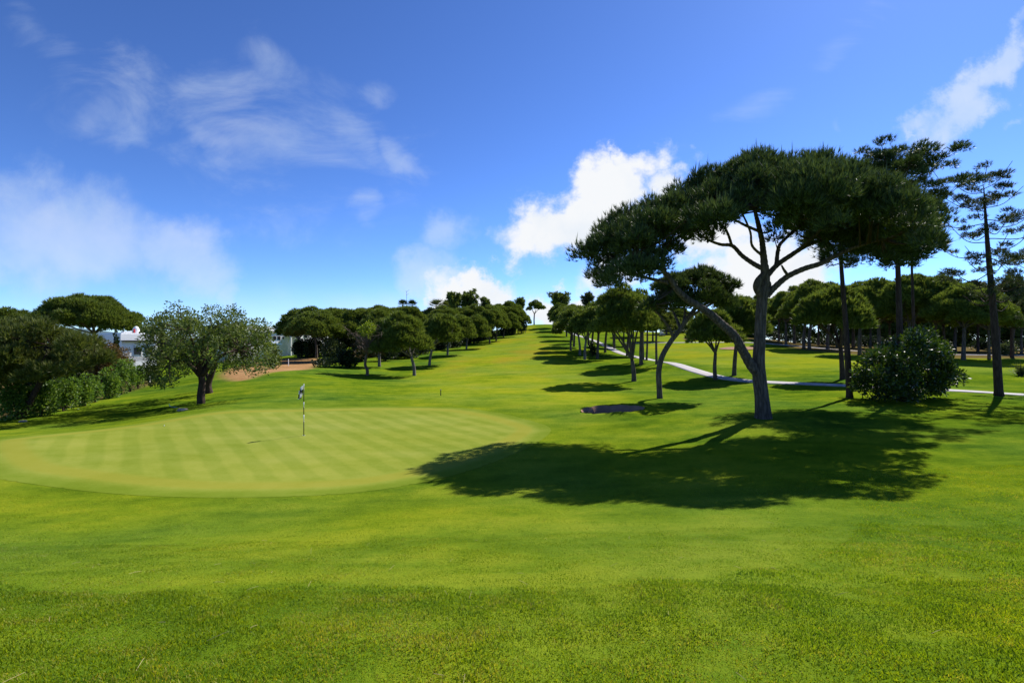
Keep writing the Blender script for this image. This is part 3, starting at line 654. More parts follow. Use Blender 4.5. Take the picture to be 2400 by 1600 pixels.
# maritime pines: a pole of a trunk, loose whorls of branches
def maritime(label, base, H, cb, Rm, seed, lean=(0,0), tr=.22, dens=1.0, L=.30, Wd=.035, nb=34, group=None, topbias=1.0, material=None, name='maritime_pine', droop=.1, K=8, NP=6, SP=.14, pad=0, pdens=40):
    rng = np.random.default_rng(seed); o = thing(name, label, 'pine tree', base, group); m = MB()
    tp = curve([(0,0,-.3), (lean[0]*.3, lean[1]*.3, H*.33), (lean[0]*.75, lean[1]*.75, H*.7), (lean[0], lean[1], H*.97)], 7)
    m.tube(tp, np.interp(np.linspace(0,1,len(tp)), [0,.04,.6,1], [tr*1.35,tr,tr*.62,tr*.10]), 10)
    P, A = [], []
    for i in range(nb):
        f = (i+.5)/nb; z = cb+(H-cb)*f; p0 = np.array([np.interp(z, tp[:,2], tp[:,0]), np.interp(z, tp[:,2], tp[:,1]), z])
        prof = (.55+.9*f if f < .5 else 1.0)*(1-max(0, f-.72)/.36*.75)
        ln = Rm*prof*(.55+.55*rng.random()); a = i*2.4+rng.normal()*.4
        d = np.array([math.cos(a), math.sin(a), .0]); up = -.05+.5*f*topbias+.15*rng.normal()
        e = p0+d*ln+UP*ln*(up+.25); mid = p0+d*ln*.5+UP*ln*(up*.5-droop)
        q = curve([p0, mid, e], 5); m.tube(q, np.linspace(max(.025, tr*.2*(1-f*.5)), .014, len(q)), 5, False)
        n = int((1.0+3.2*f)*dens*ln/1.5)+1 if pad else int((2.5+10*f**1.5)*dens*ln/1.5)+2
        for j in range(n):
            t = .42+.58*rng.random() if f < .6 else .25+.75*rng.random()
            c = np.array([np.interp(t, np.linspace(0,1,len(q)), q[:,k]) for k in range(3)]); sp = ln*.30*(1.1-t*.4)
            tip = c+np.array([rng.normal()*sp*.6, rng.normal()*sp*.6, abs(rng.normal())*sp*.35+.05])
            m.tube(np.array([c, (c+tip)/2-[0,0,.03], tip]), [.016,.012,.008], 4, False)
            if pad:
                pp, pa = clump_points([tip], [pad*(.65+.7*rng.random())], pdens, rng, .6, -.5, .3); P += list(pp); A += list(pa*.8+unit(tip-c)*.5+UP*.5)
            for w in range(0 if pad else NP): P.append(tip+rng.normal(size=3)*SP); A.append(unit((tip-c)+UP*.35*np.linalg.norm(tip-c)+.3*rng.normal(size=3)*np.linalg.norm(tip-c)))
    V = tufts(np.array(P), np.array(A), K, L, Wd, .55, rng)
    m.obj('trunk', BARK2, o, True); link('crown', tri_mesh('crown', V), material or NEEDLE_MAR, o); return o
GM = 'tall maritime pines by the cart path'
b = place(1992, 0, 30); maritime('straight pole pine whose crown merges into the right side of the biggest pine', b, 12.2, 8.2, 2.8, 71, (-.75,0), .19, 2.2, group=GM, material=NEEDLE, nb=30, topbias=.7)
b = place(2112, 0, 29.3); maritime('tallest pine rising out of the round glossy bush', b, 14.5, 8.6, 3.1, 72, (-.1,.3), .20, 1.1, group=GM, material=NEEDLE, nb=34, topbias=.8, pad=.50, pdens=34, L=.22, Wd=.028)
b = place(2342, 0, 31); maritime('airy tall pine with thin bare branches at the right edge, rooted by the path', b, 13.9, 5.6, 3.5, 73, (-1.0,0), .23, .62, group=GM, nb=34, topbias=.7, pad=.36, pdens=38, L=.21, Wd=.024, K=7)
b = place(2145, 0, 37); maritime('thin pole pine seen between the bush pine and the airy right pine', b, 13.2, 9.5, 2.0, 74, (-.35,0), .14, .9, group=GM, nb=20, pad=.42, pdens=30, L=.24, Wd=.03)
b = place(2440, 0, 36); maritime('loose pine branch mass entering from the right margin', b, 9.6, 4.6, 3.4, 75, (.2,0), .18, .6, pad=.38, pdens=34, L=.22, Wd=.026, group=GM, nb=26)
GB = 'loose-crowned pines against the sky on the hill'
def mar_px(label, px, Y, top, rpx, cbf, seed, **k):
    b = place(px, 0, Y); H = CAMZ+(800-top)/F*Y-b[2]
    return maritime(label, b, H, H*cbf, rpx/F*Y, seed, group=GB, L=.6, Wd=.16, K=5, **k)
pine_px('lone pine with open two-limbed crown on the bare hilltop', 1252, 205, 1256, 27, 702, .48, 81, GB, fork=.42, nclump=17, bare_limbs=4, dens=12, L=.6, Wd=.16, tr=.3, ry=.7)
mar_px('dark bushy pine above the left row, next to the bright palm head', 1060, 140, 693, 20, .55, 82, material=NEEDLE_FAR, dens=2.0, nb=34)
mar_px('second dark bushy pine above the left row, with flat ragged top', 1096, 145, 693, 24, .55, 83, material=NEEDLE_FAR, dens=2.0, nb=34)
mar_px('small ragged pine above the left row, right of two dark bushy pines', 1137, 150, 702, 14, .6, 84, material=NEEDLE_FAR, dens=1.6, nb=26)
mar_px('ragged pine behind the tallest left pine, towards the lone tree', 1219, 178, 704, 15, .55, 85, material=NEEDLE_FAR, dens=1.6, nb=26)
mar_px('pointed ragged pine rising over the top of the right row', 1312, 182, 694, 24, .55, 86, material=NEEDLE_FAR, dens=1.8, nb=34)
mar_px('sparse pine tip poking above the right row near the biggest pine', 1379, 112, 690, 16, .5, 87, dens=1.3, nb=24)
mar_px('loose pine at the right margin among the wood behind the airy pine', 2372, 66, 664, 34, .4, 88, dens=1.8, nb=34)
mar_px('loose pine behind the right-hand wood, left of the airy pine', 2292, 84, 668, 22, .5, 89, dens=1.8, nb=26)

# ------------------------------------------------------------------ broadleaf trees and shrubs
def shrub_mesh(C, R, dens, L, Wd, rng, fl=1.0, low=-.9, up=.3, spread=.6, inner=.7):
    P, A = clump_points(C, R, dens, rng, fl, low, inner); return quad_mesh('foliage', leaves(P, A+UP*up, L, Wd, spread, rng))
def shrub(name, label, base, rx, ry, hh, seed, material, cat='shrub', group=None, L=.16, Wd=.09, dens=45, ncl=26, stems=5, z0=.1, shape=.5):
    rng = np.random.default_rng(seed); o = thing(name, label, cat, base, group); C, R = [], []
    for i in range(ncl):
        d = unit(rng.normal(size=3)); q = rng.random()**.4; r = min(rx, ry, hh/2)*(.40+.22*rng.random())
        z = z0*hh+r*.8+(hh-z0*hh-1.7*r)*(.5+.5*d[2]*q); wz = 1-abs((z/hh)-.42)**2*shape*2.2
        C.append(np.array([d[0]*q*(rx-r)*wz, d[1]*q*(ry-r)*wz, z])); R.append(r)
    m = MB()
    for i in range(stems):
        c = C[i]; m.tube(curve([(.06*rng.normal(), .06*rng.normal(), -.2), (c[0]*.3, c[1]*.3, c[2]*.5), c], 4), np.linspace(.06, .02, 9)*max(.6, hh/3), 6, False)
    m.obj('stem', BARK2, o, True); link('foliage', shrub_mesh(C, R, dens, L, Wd, rng), material, o); return o
b = place(2118, 0, 28.9)
def round_bush():
    Y = 28.9; o = thing('round_bush', 'big round glossy dark green bush beside the cart path', 'bush', b); rng = np.random.default_rng(91); q = lambda x, y, dy=0: W(x, y, Y+dy)-b; sc = Y/F; m = MB()
    O = np.array([(1998,915),(1996,870),(2015,835),(2055,812),(2095,792),(2135,764),(2172,766),(2208,795),(2238,830),(2260,862),(2262,890),(2238,912),(2205,930),(2130,945),(2050,942),(2015,930)], float); C, R = [], []
    while len(C) < 150:
        x = 1990+rng.random()*280; y = 760+rng.random()*190; r_ = .32+.34*rng.random()
        if sdist(O, np.array([x]), np.array([y]))[0] < r_/sc*.7: continue
        C.append(q(x, y, (rng.random()*2-1)*2.9*math.sqrt(max(.05, 1-((x-2128)/140)**2)))); R.append(r_)
    P, A = clump_points(C, R, 68, rng, 1.0, -.9, .35); link('foliage', quad_mesh('foliage', leaves(P, A*.8+UP*.35, .22, .095, .65, rng)), GLOSSY, o)
    for c in C[::5]: m.tube(curve([(.1*rng.normal(), .1*rng.normal(), -.2), (c[0]*.3, c[1]*.3, c[2]*.55), c], 4), np.linspace(.07, .015, 9), 5, False)
    m.obj('stem', BARK2, o, True)
round_bush()

def carob():
    Y = 34.7; b = place(472, 0, Y); o = thing('carob_tree', 'wide leafy carob tree with short dark trunk, left behind the green', 'tree', b, 'carob trees left of the green')
    rng = np.random.default_rng(92); q = lambda x, y, dy=0: W(x, y, Y+dy)-b; s = Y/F; m = MB()
    m.tube(curve([q(472,955),q(471,925),q(474,895),q(470,870)], 5), np.linspace(9*s, 6.5*s, 16), 12)
    E = [q(400,845,-1), q(430,800,1), q(478,790,-1), q(520,810,.5), q(560,820,-1), q(500,770,1.5), q(440,775,-1.8), q(380,800,.8)]
    for e in E: m.tube(curve([q(471,882), (q(471,870)*.5+e*.5)+UP*.3, e], 5), np.linspace(6*s, 1.6*s, 11), 7)
    out = [(330,770),(345,750),(372,738),(395,715),(418,710),(440,722),(470,726),(490,716),(520,724),(545,716),(565,735),(600,752),(625,748),(635,790),(655,830),(650,860),(620,878),(585,888),(560,880),(520,872),(478,862),(440,885),(400,905),(370,910),(340,895),(325,860),(322,810)]
    C, R = [], []; k = 0; O = np.array(out, float)
    while len(C) < 215 and k < 30000:
        k += 1; x = 322+rng.random()*332; y = 712+rng.random()*198; dy = (rng.random()*2-1)*4.2*math.sqrt(max(0, 1-((x-488)/172)**2)); r = .35+.4*rng.random()
        yy = y
        if sdist(O, np.array([x]), np.array([yy]))[0] < r/s*.55: continue
        C.append(q(x, yy, dy)); R.append(r)
    for x, y in [(398,700),(416,698),(424,708),(437,714),(362,742),(490,730),(546,716),(553,708),(568,722),(598,744),(625,745),(632,752),(376,725),(470,735),(520,728)]:
        C.append(q(x, y+12, rng.normal())); R.append(.24); C.append(q(x, y+26, rng.normal())); R.append(.35)
    P, A = clump_points(C, R, 37, rng, 1.0, -.9, .4); link('crown', quad_mesh('crown', leaves(P, A+UP*.25, .20, .085, .6, rng)), CAROB, o)
    for c in C[::2]:
        e = min(E, key=lambda w: np.linalg.norm(w-c)); m.tube(curve([e, (e+c)/2, c], 3), np.linspace(.05, .012, 7), 4, False)
    m.obj('trunk', BARK2, o, True)
    b2 = place(492, 0, 40); o2 = thing('carob_tree', 'smaller carob with slanting trunk just behind the wide leafy one', 'tree', b2, 'carob trees left of the green'); m = MB()
    m.tube(curve([(0,0,-.2),(-.15,0,.7),(.15,0,1.6),(.5,0,2.6)], 5), np.linspace(.3, .16, 16), 10)
    m.tube(curve([(-.05,0,1.1),(-.6,.2,2),(-.9,.2,2.8)], 5), np.linspace(.17, .08, 11), 8); m.obj('trunk', BARK2, o2, True)
    C = [np.array([rng.normal()*1.4, rng.normal()*1.2, 3.6+rng.random()*1.6]) for _ in range(40)]; P, A = clump_points(C, [.6]*40, 40, rng, 1, -.9, .5)
    link('crown', quad_mesh('crown', leaves(P, A+UP*.3, .2, .09, .6, rng)), CAROB, o2)
carob()

GH = 'hedge shrubs along the left boundary'
for i, (px, yb_, Y, rpx, top, lab) in enumerate([(95,976,32.5,36,905,'nearest hedge shrub behind the leaning trunk, low and broad'),(150,962,35,28,895,'second hedge shrub from the leaning trunk, dark and leafy'),
    (197,951,37.5,22,890,'third hedge shrub from the leaning trunk, narrow column'),(223,945,39.5,15,893,'slim hedge shrub left of the yellow-green one'),(256,938,42,20,874,'bright yellow-green upright hedge shrub'),
    (283,928,45,15,852,'tall hedge shrub right of the yellow-green one'),(304,922,47,14,858,'leafy hedge shrub second right of the yellow-green one'),(323,915,49.5,14,862,'last hedge shrub before the carob crown'),(40,985,31,34,905,'hedge shrub at the left margin in deep shade')]):
    b = place(px, 0, Y); hh = CAMZ+(800-top)/F*Y-b[2]
    shrub('hedge_shrub', lab, b, rpx/F*Y*1.22, rpx/F*Y*1.4, hh*1.36, 100+i, HEDGE, 'shrub', GH, .17, .11, 55, max(22, int(26*hh/2.5)), 4, -.08, .06)
b = place(52, 0, 31.2)
def leaning_left():
    o = thing('leaning_pine', 'soft-needled leaning pine with slanting trunk at the left edge', 'pine tree', b, 'pines at the left edge'); rng = np.random.default_rng(120); m = MB(); s = 31.2/F
    q = lambda x, y, dy=0: W(x, y, 31.2+dy)-b
    m.tube(curve([q(40,990),q(58,965),q(75,930),q(95,895),(q(110,860))], 6), np.linspace(7.5*s, 5*s, 25), 10)
    E = [q(60,820,.5),q(120,810,-1),q(180,830,.5),q(220,840,-.5),q(20,830,-1),q(140,780,1.2),q(-20,800,.5)]
    for e in E: m.tube(curve([q(104,870), (q(104,860)*.5+e*.5)+UP*.2, e], 5), np.linspace(4.5*s, 1.2*s, 11), 7)
    O = np.array([(-80,770),(-20,752),(60,748),(110,752),(160,775),(215,785),(245,805),(262,840),(250,862),(215,878),(170,884),(120,895),(60,908),(0,920),(-60,900),(-90,840)], float); C, R = [], []
    while len(C) < 210:
        x = -90+rng.random()*350; y = 748+rng.random()*182; r = .4+.45*rng.random()
        if sdist(O, np.array([x]), np.array([y]))[0] < r/s*.6: continue
        C.append(q(x, y, (rng.random()*2-1)*3.2)); R.append(r)
    P, A = clump_points(C, R, 24, rng, .85, -.6, .4); link('crown', tri_mesh('crown', tufts(P, A*.7+UP*.9, 7, .34, .045, .45, rng)), NEEDLE_SOFT, o)
    for c in C[::2]:
        e = min(E, key=lambda w: np.linalg.norm(w-c)); m.tube(curve([e, (e+c)/2, c], 3), np.linspace(.05, .012, 7), 4, False)
    m.obj('trunk', BARK2, o, True)
leaning_left()
GP = 'pines at the left edge'
pine_px('large umbrella pine with open bare branches towering over the left villa', 228, 70, 208, 121, 689, .46, 121, GP, fork=.5, K=7, dens=18, nclump=75, L=.42, Wd=.09, bare_limbs=9)
pine_px('dark rounded pine crown cut by the left picture edge, left of the large umbrella pine', 30, 76, 25, 56, 718, .5, 122, GP)
pine_px('low distant pine crown on the skyline right of the left villa chimney', 345, 130, 345, 45, 764, .6, 123, GP)
pine_px('low distant pine crown by the cypress spire left of the pine row', 690, 130, 678, 24, 762, .6, 124, GP)
pine_px('distant pine crown showing over the roofs behind the carob', 590, 140, 590, 40, 760, .6, 125, GP)

def cypress(label, px, Y, top, rpx, seed, mt):
    rng = np.random.default_rng(seed); b = place(px, 0, Y); H = CAMZ+(800-top)/F*Y-b[2]; R = rpx/F*Y; o = thing('cypress', label, 'cypress', b, 'narrow cypresses')
    MB().tube([(0,0,-.2),(0,0,H*.8)], [R*.3,R*.08], 7).obj('trunk', BARK2, o, True)
    C = [np.array([.15*R*rng.normal(), .15*R*rng.normal(), t*H]) for t in np.linspace(.06, .97, 26)]; Rr = [max(.06, R*(1-.92*t**2.2)) for t in np.linspace(.06, .97, 26)]
    P, A = clump_points(C, Rr, 70/max(.5, R), rng, 1.3, -.8, .5); link('crown', quad_mesh('crown', leaves(P, A*.5+UP, .3, .12, .3, rng)), mt, o)
cypress('tall thin cypress spire against the sky left of the pine row', 668, 120, 748, 5, 130, DARKSHRUB)
cypress('dark narrow cypress between the rusty shrub and the left villa', 271, 52, 776, 9, 131, DARKSHRUB)
shrub('rusty_shrub', 'rusty brown-leaved shrub left of the dark cypress', place(244, 0, 47), 1.9, 1.6, CAMZ+(800-785)/F*47-h((240-1200)/F*47, 47), 132, RUSTLEAF, 'shrub', None, .2, .10, 60, 34)
shrub('rusty_shrub', 'orange-brown shrub between the dark cypress and the left villa', place(290, 0, 55), 1.2, 1.1, CAMZ+(800-810)/F*55-h((292-1200)/F*55, 55), 133, RUSTLEAF, 'shrub', None, .2, .09, 40, 22)
GS = 'dark shrubs around the dry grass patch'
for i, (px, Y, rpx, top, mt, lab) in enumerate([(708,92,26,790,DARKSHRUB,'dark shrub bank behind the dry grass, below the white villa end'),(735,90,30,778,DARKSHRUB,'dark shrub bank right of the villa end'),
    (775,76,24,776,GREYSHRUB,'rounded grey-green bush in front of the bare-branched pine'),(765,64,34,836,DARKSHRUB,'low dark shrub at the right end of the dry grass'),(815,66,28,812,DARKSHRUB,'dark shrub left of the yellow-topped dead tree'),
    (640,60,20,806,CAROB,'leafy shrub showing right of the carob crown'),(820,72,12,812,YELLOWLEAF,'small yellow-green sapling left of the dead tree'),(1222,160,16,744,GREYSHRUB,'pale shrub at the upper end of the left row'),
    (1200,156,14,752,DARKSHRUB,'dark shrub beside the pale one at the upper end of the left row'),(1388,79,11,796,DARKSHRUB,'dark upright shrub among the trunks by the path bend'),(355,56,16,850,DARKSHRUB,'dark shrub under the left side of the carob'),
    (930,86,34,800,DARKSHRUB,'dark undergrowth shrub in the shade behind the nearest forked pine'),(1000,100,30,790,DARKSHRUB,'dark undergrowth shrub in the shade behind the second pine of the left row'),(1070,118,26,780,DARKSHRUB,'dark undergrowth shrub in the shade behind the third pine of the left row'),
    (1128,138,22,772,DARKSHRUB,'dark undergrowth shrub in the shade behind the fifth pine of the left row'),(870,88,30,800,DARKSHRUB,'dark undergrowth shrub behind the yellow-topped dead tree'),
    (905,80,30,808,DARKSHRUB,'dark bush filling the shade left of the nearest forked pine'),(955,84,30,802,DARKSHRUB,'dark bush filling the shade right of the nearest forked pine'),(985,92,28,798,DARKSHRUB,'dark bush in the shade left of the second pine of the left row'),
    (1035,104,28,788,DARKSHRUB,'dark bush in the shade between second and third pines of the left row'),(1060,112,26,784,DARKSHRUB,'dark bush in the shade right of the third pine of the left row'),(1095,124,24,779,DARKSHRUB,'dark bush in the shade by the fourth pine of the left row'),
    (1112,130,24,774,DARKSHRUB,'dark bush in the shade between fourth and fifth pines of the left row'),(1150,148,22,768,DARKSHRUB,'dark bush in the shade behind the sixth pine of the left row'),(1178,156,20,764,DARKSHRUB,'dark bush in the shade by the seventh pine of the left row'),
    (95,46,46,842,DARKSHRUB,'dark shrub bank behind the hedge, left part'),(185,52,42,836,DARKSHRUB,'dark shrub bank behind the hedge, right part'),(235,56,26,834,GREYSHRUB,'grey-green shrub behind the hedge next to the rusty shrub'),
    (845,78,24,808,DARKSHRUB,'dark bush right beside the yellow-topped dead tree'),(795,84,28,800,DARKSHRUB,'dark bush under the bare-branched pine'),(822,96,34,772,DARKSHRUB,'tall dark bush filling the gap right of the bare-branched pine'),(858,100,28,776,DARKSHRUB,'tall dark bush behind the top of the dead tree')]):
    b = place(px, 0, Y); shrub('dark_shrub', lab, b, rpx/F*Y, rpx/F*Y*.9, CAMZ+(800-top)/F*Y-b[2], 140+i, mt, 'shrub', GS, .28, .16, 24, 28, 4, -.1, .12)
for i, (px, Y, rpx, top, mt, lab) in enumerate([(2362,72,26,800,GREYSHRUB,'grey-green bush under the pines at the right edge'),(2215,95,30,795,DARKSHRUB,'dark shrub among the trunks right of the round bush'),(2300,98,28,792,DARKSHRUB,'dark shrub among the trunks near the airy pine'),
    (2040,118,40,782,DARKSHRUB,'dark shrub deep in the wood left of the round bush'),(1940,125,34,782,DARKSHRUB,'dark shrub deep in the wood behind the pole pine'),(1860,138,34,774,DARKSHRUB,'dark shrub deep in the wood right of the biggest trunk'),
    (1600,176,40,768,DARKSHRUB,'far dark shrub on the skyline beyond the second fairway'),(1790,150,36,766,DARKSHRUB,'far dark shrub behind the biggest trunk'),(2120,122,40,780,DARKSHRUB,'dark shrub deep in the wood behind the round bush'),(2395,100,36,790,DARKSHRUB,'dark shrub deep in the wood at the right margin')]):
    b = place(px, 0, Y); shrub('wood_shrub', lab, b, rpx/F*Y, rpx/F*Y*.9, CAMZ+(800-top)/F*Y-b[2], 170+i, mt, 'shrub', 'undergrowth shrubs in the right-hand wood', .3, .17, 20, 28, 4, -.1, .12)

def dead_tree():
    Y = 57; b = place(859, 0, Y); o = thing('dead_tree', 'half-dead small tree with crooked trunk and bright yellow-green top', 'tree', b); rng = np.random.default_rng(190); q = lambda x, y, dy=0: W(x, y, Y+dy)-b; s = Y/F; m = MB()
    m.tube(curve([q(860,884),q(861,868),q(856,855),q(858,838),q(862,822),q(858,800)], 5), np.linspace(4*s, 2*s, 26), 8)
    for k in range(26):
        t = rng.random(); p = q(860, 835-30*t); e = q(860+rng.normal()*22, 815-50*rng.random(), rng.normal()*1.2); mid = (p+e)/2+UP*.15
        m.tube(curve([p, mid, e], 4), np.linspace(.07, .02, 9), 5, False)
        for w in range(14):
            f = e*.6+mid*.4+(e-mid)*(rng.random()*.8-.2)+rng.normal(size=3)*.15; g = f+np.array([rng.normal()*.45, rng.normal()*.45, -.35*rng.random()+.2*rng.normal()]); m.tube(np.array([f, (f+g)/2, g]), [.018,.013,.006], 3, False)
    m.obj('trunk', DEADTWIG, o, True); C = [q(850+rng.random()*36, 762+rng.random()*26, rng.normal()*.6) for _ in range(26)]+[q(x, y) for x, y in [(866,757),(872,768),(842,772),(888,785),(850,775)]]
    link('crown', shrub_mesh(C, [.34]*len(C), 45, .2, .12, rng), YELLOWLEAF, o)
    C = [q(835+rng.random()*60, 800+rng.random()*30, rng.normal()*.9) for _ in range(20)]; P, A = clump_points(C, [.5]*20, 9, rng, 1, -.9, .2); link('dead_foliage', tri_mesh('dead_foliage', tufts(P, A-UP*.3, 5, .3, .03, .6, rng)), RUSTLEAF, o)
dead_tree()

def palm(label, px, Y, top, rpx, seed, mt):
    rng = np.random.default_rng(seed); b = place(px, 0, Y); H = CAMZ+(800-top)/F*Y-b[2]; R = rpx/F*Y; o = thing('palm_tree', label, 'palm tree', b, 'palm heads above the left row'); hc = H-R*.75
    MB().tube(curve([(0,0,-.2),(.1,0,hc*.5),(0,0,hc)], 5), np.linspace(.3, .22, 11), 8).obj('trunk', BARK2, o, True); V = []
    for i in range(46):
        a = 2.4*i; el = -.5+1.9*(i/46.0); d = np.array([math.cos(a)*math.cos(el), math.sin(a)*math.cos(el), math.sin(el)]); ln = R*(.75+.3*rng.random()); c = np.array([0,0,hc])+d*ln*.55
        for k in range(17):                          # fan of stiff leaflets
            sd = unit(np.cross(d, UP)+.001); u2 = np.cross(sd, d); t = (k-8)/8*1.25; dd = d*math.cos(t)+sd*math.sin(t); w = unit(np.cross(dd, u2))*.055
            V += [c-w, c+w, c+dd*ln*.5]
        w = sd*.03; V += [np.array([0,0,hc])-w, np.array([0,0,hc])+w, c]
    link('crown', tri_mesh('crown', np.array(V)), mt, o)
palm('dark twin palm head above the left row, its left half', 944, 118, 703, 17, 200, DARKSHRUB); palm('dark twin palm head above the left row, its right half', 966, 118, 704, 17, 201, DARKSHRUB)
palm('bright fan palm head above the left row', 1022, 124, 701, 26, 202, GREYSHRUB); palm('small yellowish palm head right of the bright fan palm', 1044, 126, 707, 14, 203, NEEDLE_SOFT)
b = place(953, 0, 121); o = thing('antenna_mast', 'thin antenna mast rising above the dark twin palm heads', 'antenna', b); hh = CAMZ+(800-682)/F*121-b[2]
MB().tube([(0,0,-.2),(0,0,hh*.6),(0,0,hh)], [.08,.06,.04], 6).obj('mast', METAL, o); m = MB()
for z, l, t in [(hh-.1,1.2,.55),(hh-.9,.9,.3),(hh-2.6,1.6,.7)]: MB().tube([(-l*.3,0,z+.2),(0,0,z-.1),(l*.6,.1,z+t)], [.03,.03,.02], 4).obj('aerial_arm', METAL, o)

def yucca(label, px, Y, top, rpx, seed):
    rng = np.random.default_rng(seed); b = place(px, 0, Y); H = CAMZ+(800-top)/F*Y-b[2]; R = rpx/F*Y; o = thing('spiky_plant', label, 'plant', b); V = []
    for i in range(130):
        a = rng.random()*6.28; el = .15+1.35*rng.random(); d = np.array([math.cos(a)*math.cos(el), math.sin(a)*math.cos(el), math.sin(el)]); ln = (R+(H-R)*max(0, math.sin(el))**2)*(.7+.3*rng.random()); p = np.array([rng.normal()*.12, rng.normal()*.12, .05+.2*rng.random()]); w = unit(np.cross(d, UP+.01))*.05
        V += [p-w, p+w, p+d*ln]
    link('leaves', tri_mesh('leaves', np.array(V)), GREYSHRUB, o); MB().tube([(0,0,-.15),(0,0,.35)], [.14,.1], 8).obj('stem', BARK2, o)
yucca('spiky blue-green plant on the second fairway cut by the right picture edge', 2392, 44, 846, 26, 210)

def far_wood():
    rng = np.random.default_rng(220); C = []; R = []
    for k in range(620):
        t = rng.random(); px = 1560+t*1000; Y = np.interp(px, [1560,1800,2000,2560], [205,165,140,112])+rng.random()*16
        x = (px-1200)/F*Y; z0 = h(x, Y); zt = CAMZ+(800-np.interp(px, [1560,1700,1900,2560], [764,748,722,712]))/F*Y
        C.append(np.array([x, Y, z0+(zt-z0)*rng.random()**.8])); R.append(1.3+1.1*rng.random())
    P, A = clump_points(C, R, 3.2, rng, .8, -.7, .5)
    o = link('far_wood', tri_mesh('far_wood', tufts(P, A+UP*.6, 4, .95, .34, .5, rng)), NEEDLE_FAR, kind='stuff'); o['label'] = 'dark mass of distant wood closing the view behind the right-hand pines'; o['category'] = 'wood'
far_wood()
# ------------------------------------------------------------------ villas
def window(parent, x, y, z, w, hh):
    o = MB().box((x, y-.02, z), (w+.16, .06, hh+.16)).obj('window', TERRA, parent); MB().box((x, y-.06, z), (w, .05, hh)).obj('pane', GLASS, o); return o
def villa_left():
    Y = 62; b = place(328, 0, Y); s = Y/F; o = thing('white_villa', 'white flat-roofed villa with rounded chimney, left of the carob crown', 'house', b, 'white villas', math.radians(64)); z = lambda py: CAMZ+(800-py)*s-b[2]
    MB().box((0, 2.5, z(835)/2+z(797)/2-.3), (74*s, 5, z(797)-z(835)+.6)).box((0, 2.5, z(835)-1.2), (74*s, 5, 2.4)).obj('wall', WHITE, o)
    MB().box((0, 2.45, z(790)), (82*s, 5.4, .8)).box((0, 2.45, z(784)+.10), (78*s, 5.2, .24)).obj('roof', WHITE, o)
    MB().box((0, -.28, z(799)), (78*s, .3, .16)).obj('eave', BLACK, o)
    m = MB().box((3*s, 1.2, z(779)), (.55, .55, 1.0)); m.ell((3*s, 1.2, z(773)), (.36,.36,.5)); m.obj('chimney', WHITE, o, True)
    MB().box((-17*s, 1.2, z(781)), (.9, .7, .5)).obj('roof_vent', TERRA, o)
    MB().box((3*s-.33, 1.0, z(776)), (.1, .25, .6)).obj('red_trim', RED, o)
    window(o, -.3, 0, z(822), .8, .9); window(o, 1.0, 0, z(822), .8, .9)
    t = np.linspace(0, math.pi, 12); MB().tube(np.stack([-.3+.62*np.cos(t), 0*t-.04, z(818)+.62*np.sin(t)], 1), .06, 6).obj('window_arch', WHITE, o)
villa_left()
def villa_right():
    Y = 105; b = place(652, 0, Y); s = Y/F; o = thing('white_villa', 'long white villa with two square windows, right of the carob crown', 'house', b, 'white villas', math.radians(64)); z0 = lambda py: CAMZ+(800-py)*Y/F-b[2]; z = z0; s = s*2.2
    zt = z0(779); MB().box((0, 2.2, zt/2-.5), (110*s, 4.4, zt+1)).obj('wall', WHITE, o)
    MB().box((2*s, 2.2, z(777)+.02), (118*s, 4.9, .42)).obj('roof', WHITE, o)
    MB().box((-31*s, 2.4, z(772)), (58*s, 3.6, 1.1)).obj('upper_storey', WHITE, o)
    MB().box((16*s, -.9, z(784)), (14*s, 1.8, .22)).obj('porch_roof', WHITE, o)
    for x in (10, 22): MB().box((x*s, -1.5, z(784)/2-.2), (.3, .3, z(784))).obj('porch_post', WHITE, o)
    for x in (-4.5, .8): window(o, x*s, 0, z(792), .75, .75)
    window(o, 6*s, 0, z(791), .35, .4)
    for x in (-44, -32, -20): window(o, x*s, 0, z(794), .7, .8)
    MB().box((12*s, 2.4, z(774)), (1.0, .8, .5)).obj('chimney', WHITE, o)
    MB().box((-8*s, -.7, z(806)), (14*s, 1.3, .12)).obj('awning', BLUE, o)
villa_right()
def villa_back():
    Y = 112; b = place(742, 0, Y); s = Y/F; o = thing('white_villa', 'white villa half hidden behind the bare-branched pine', 'house', b, 'white villas', math.radians(64)); z = lambda py: CAMZ+(800-py)*s-b[2]
    MB().box((0, 4, z(772)/2-.5), (80*s, 7, z(772)+1)).obj('wall', WHITE, o); MB().box((0, 4, z(771)), (88*s, 7.6, .3)).obj('roof', WHITE, o)
    MB().box((28*s, 1, z(768)), (1.1, .8, 1.6)).obj('chimney', WHITE, o)
    for x in (-27, 6, 24): window(o, x*s, .5, z(785), .9, 1.1)
villa_back()

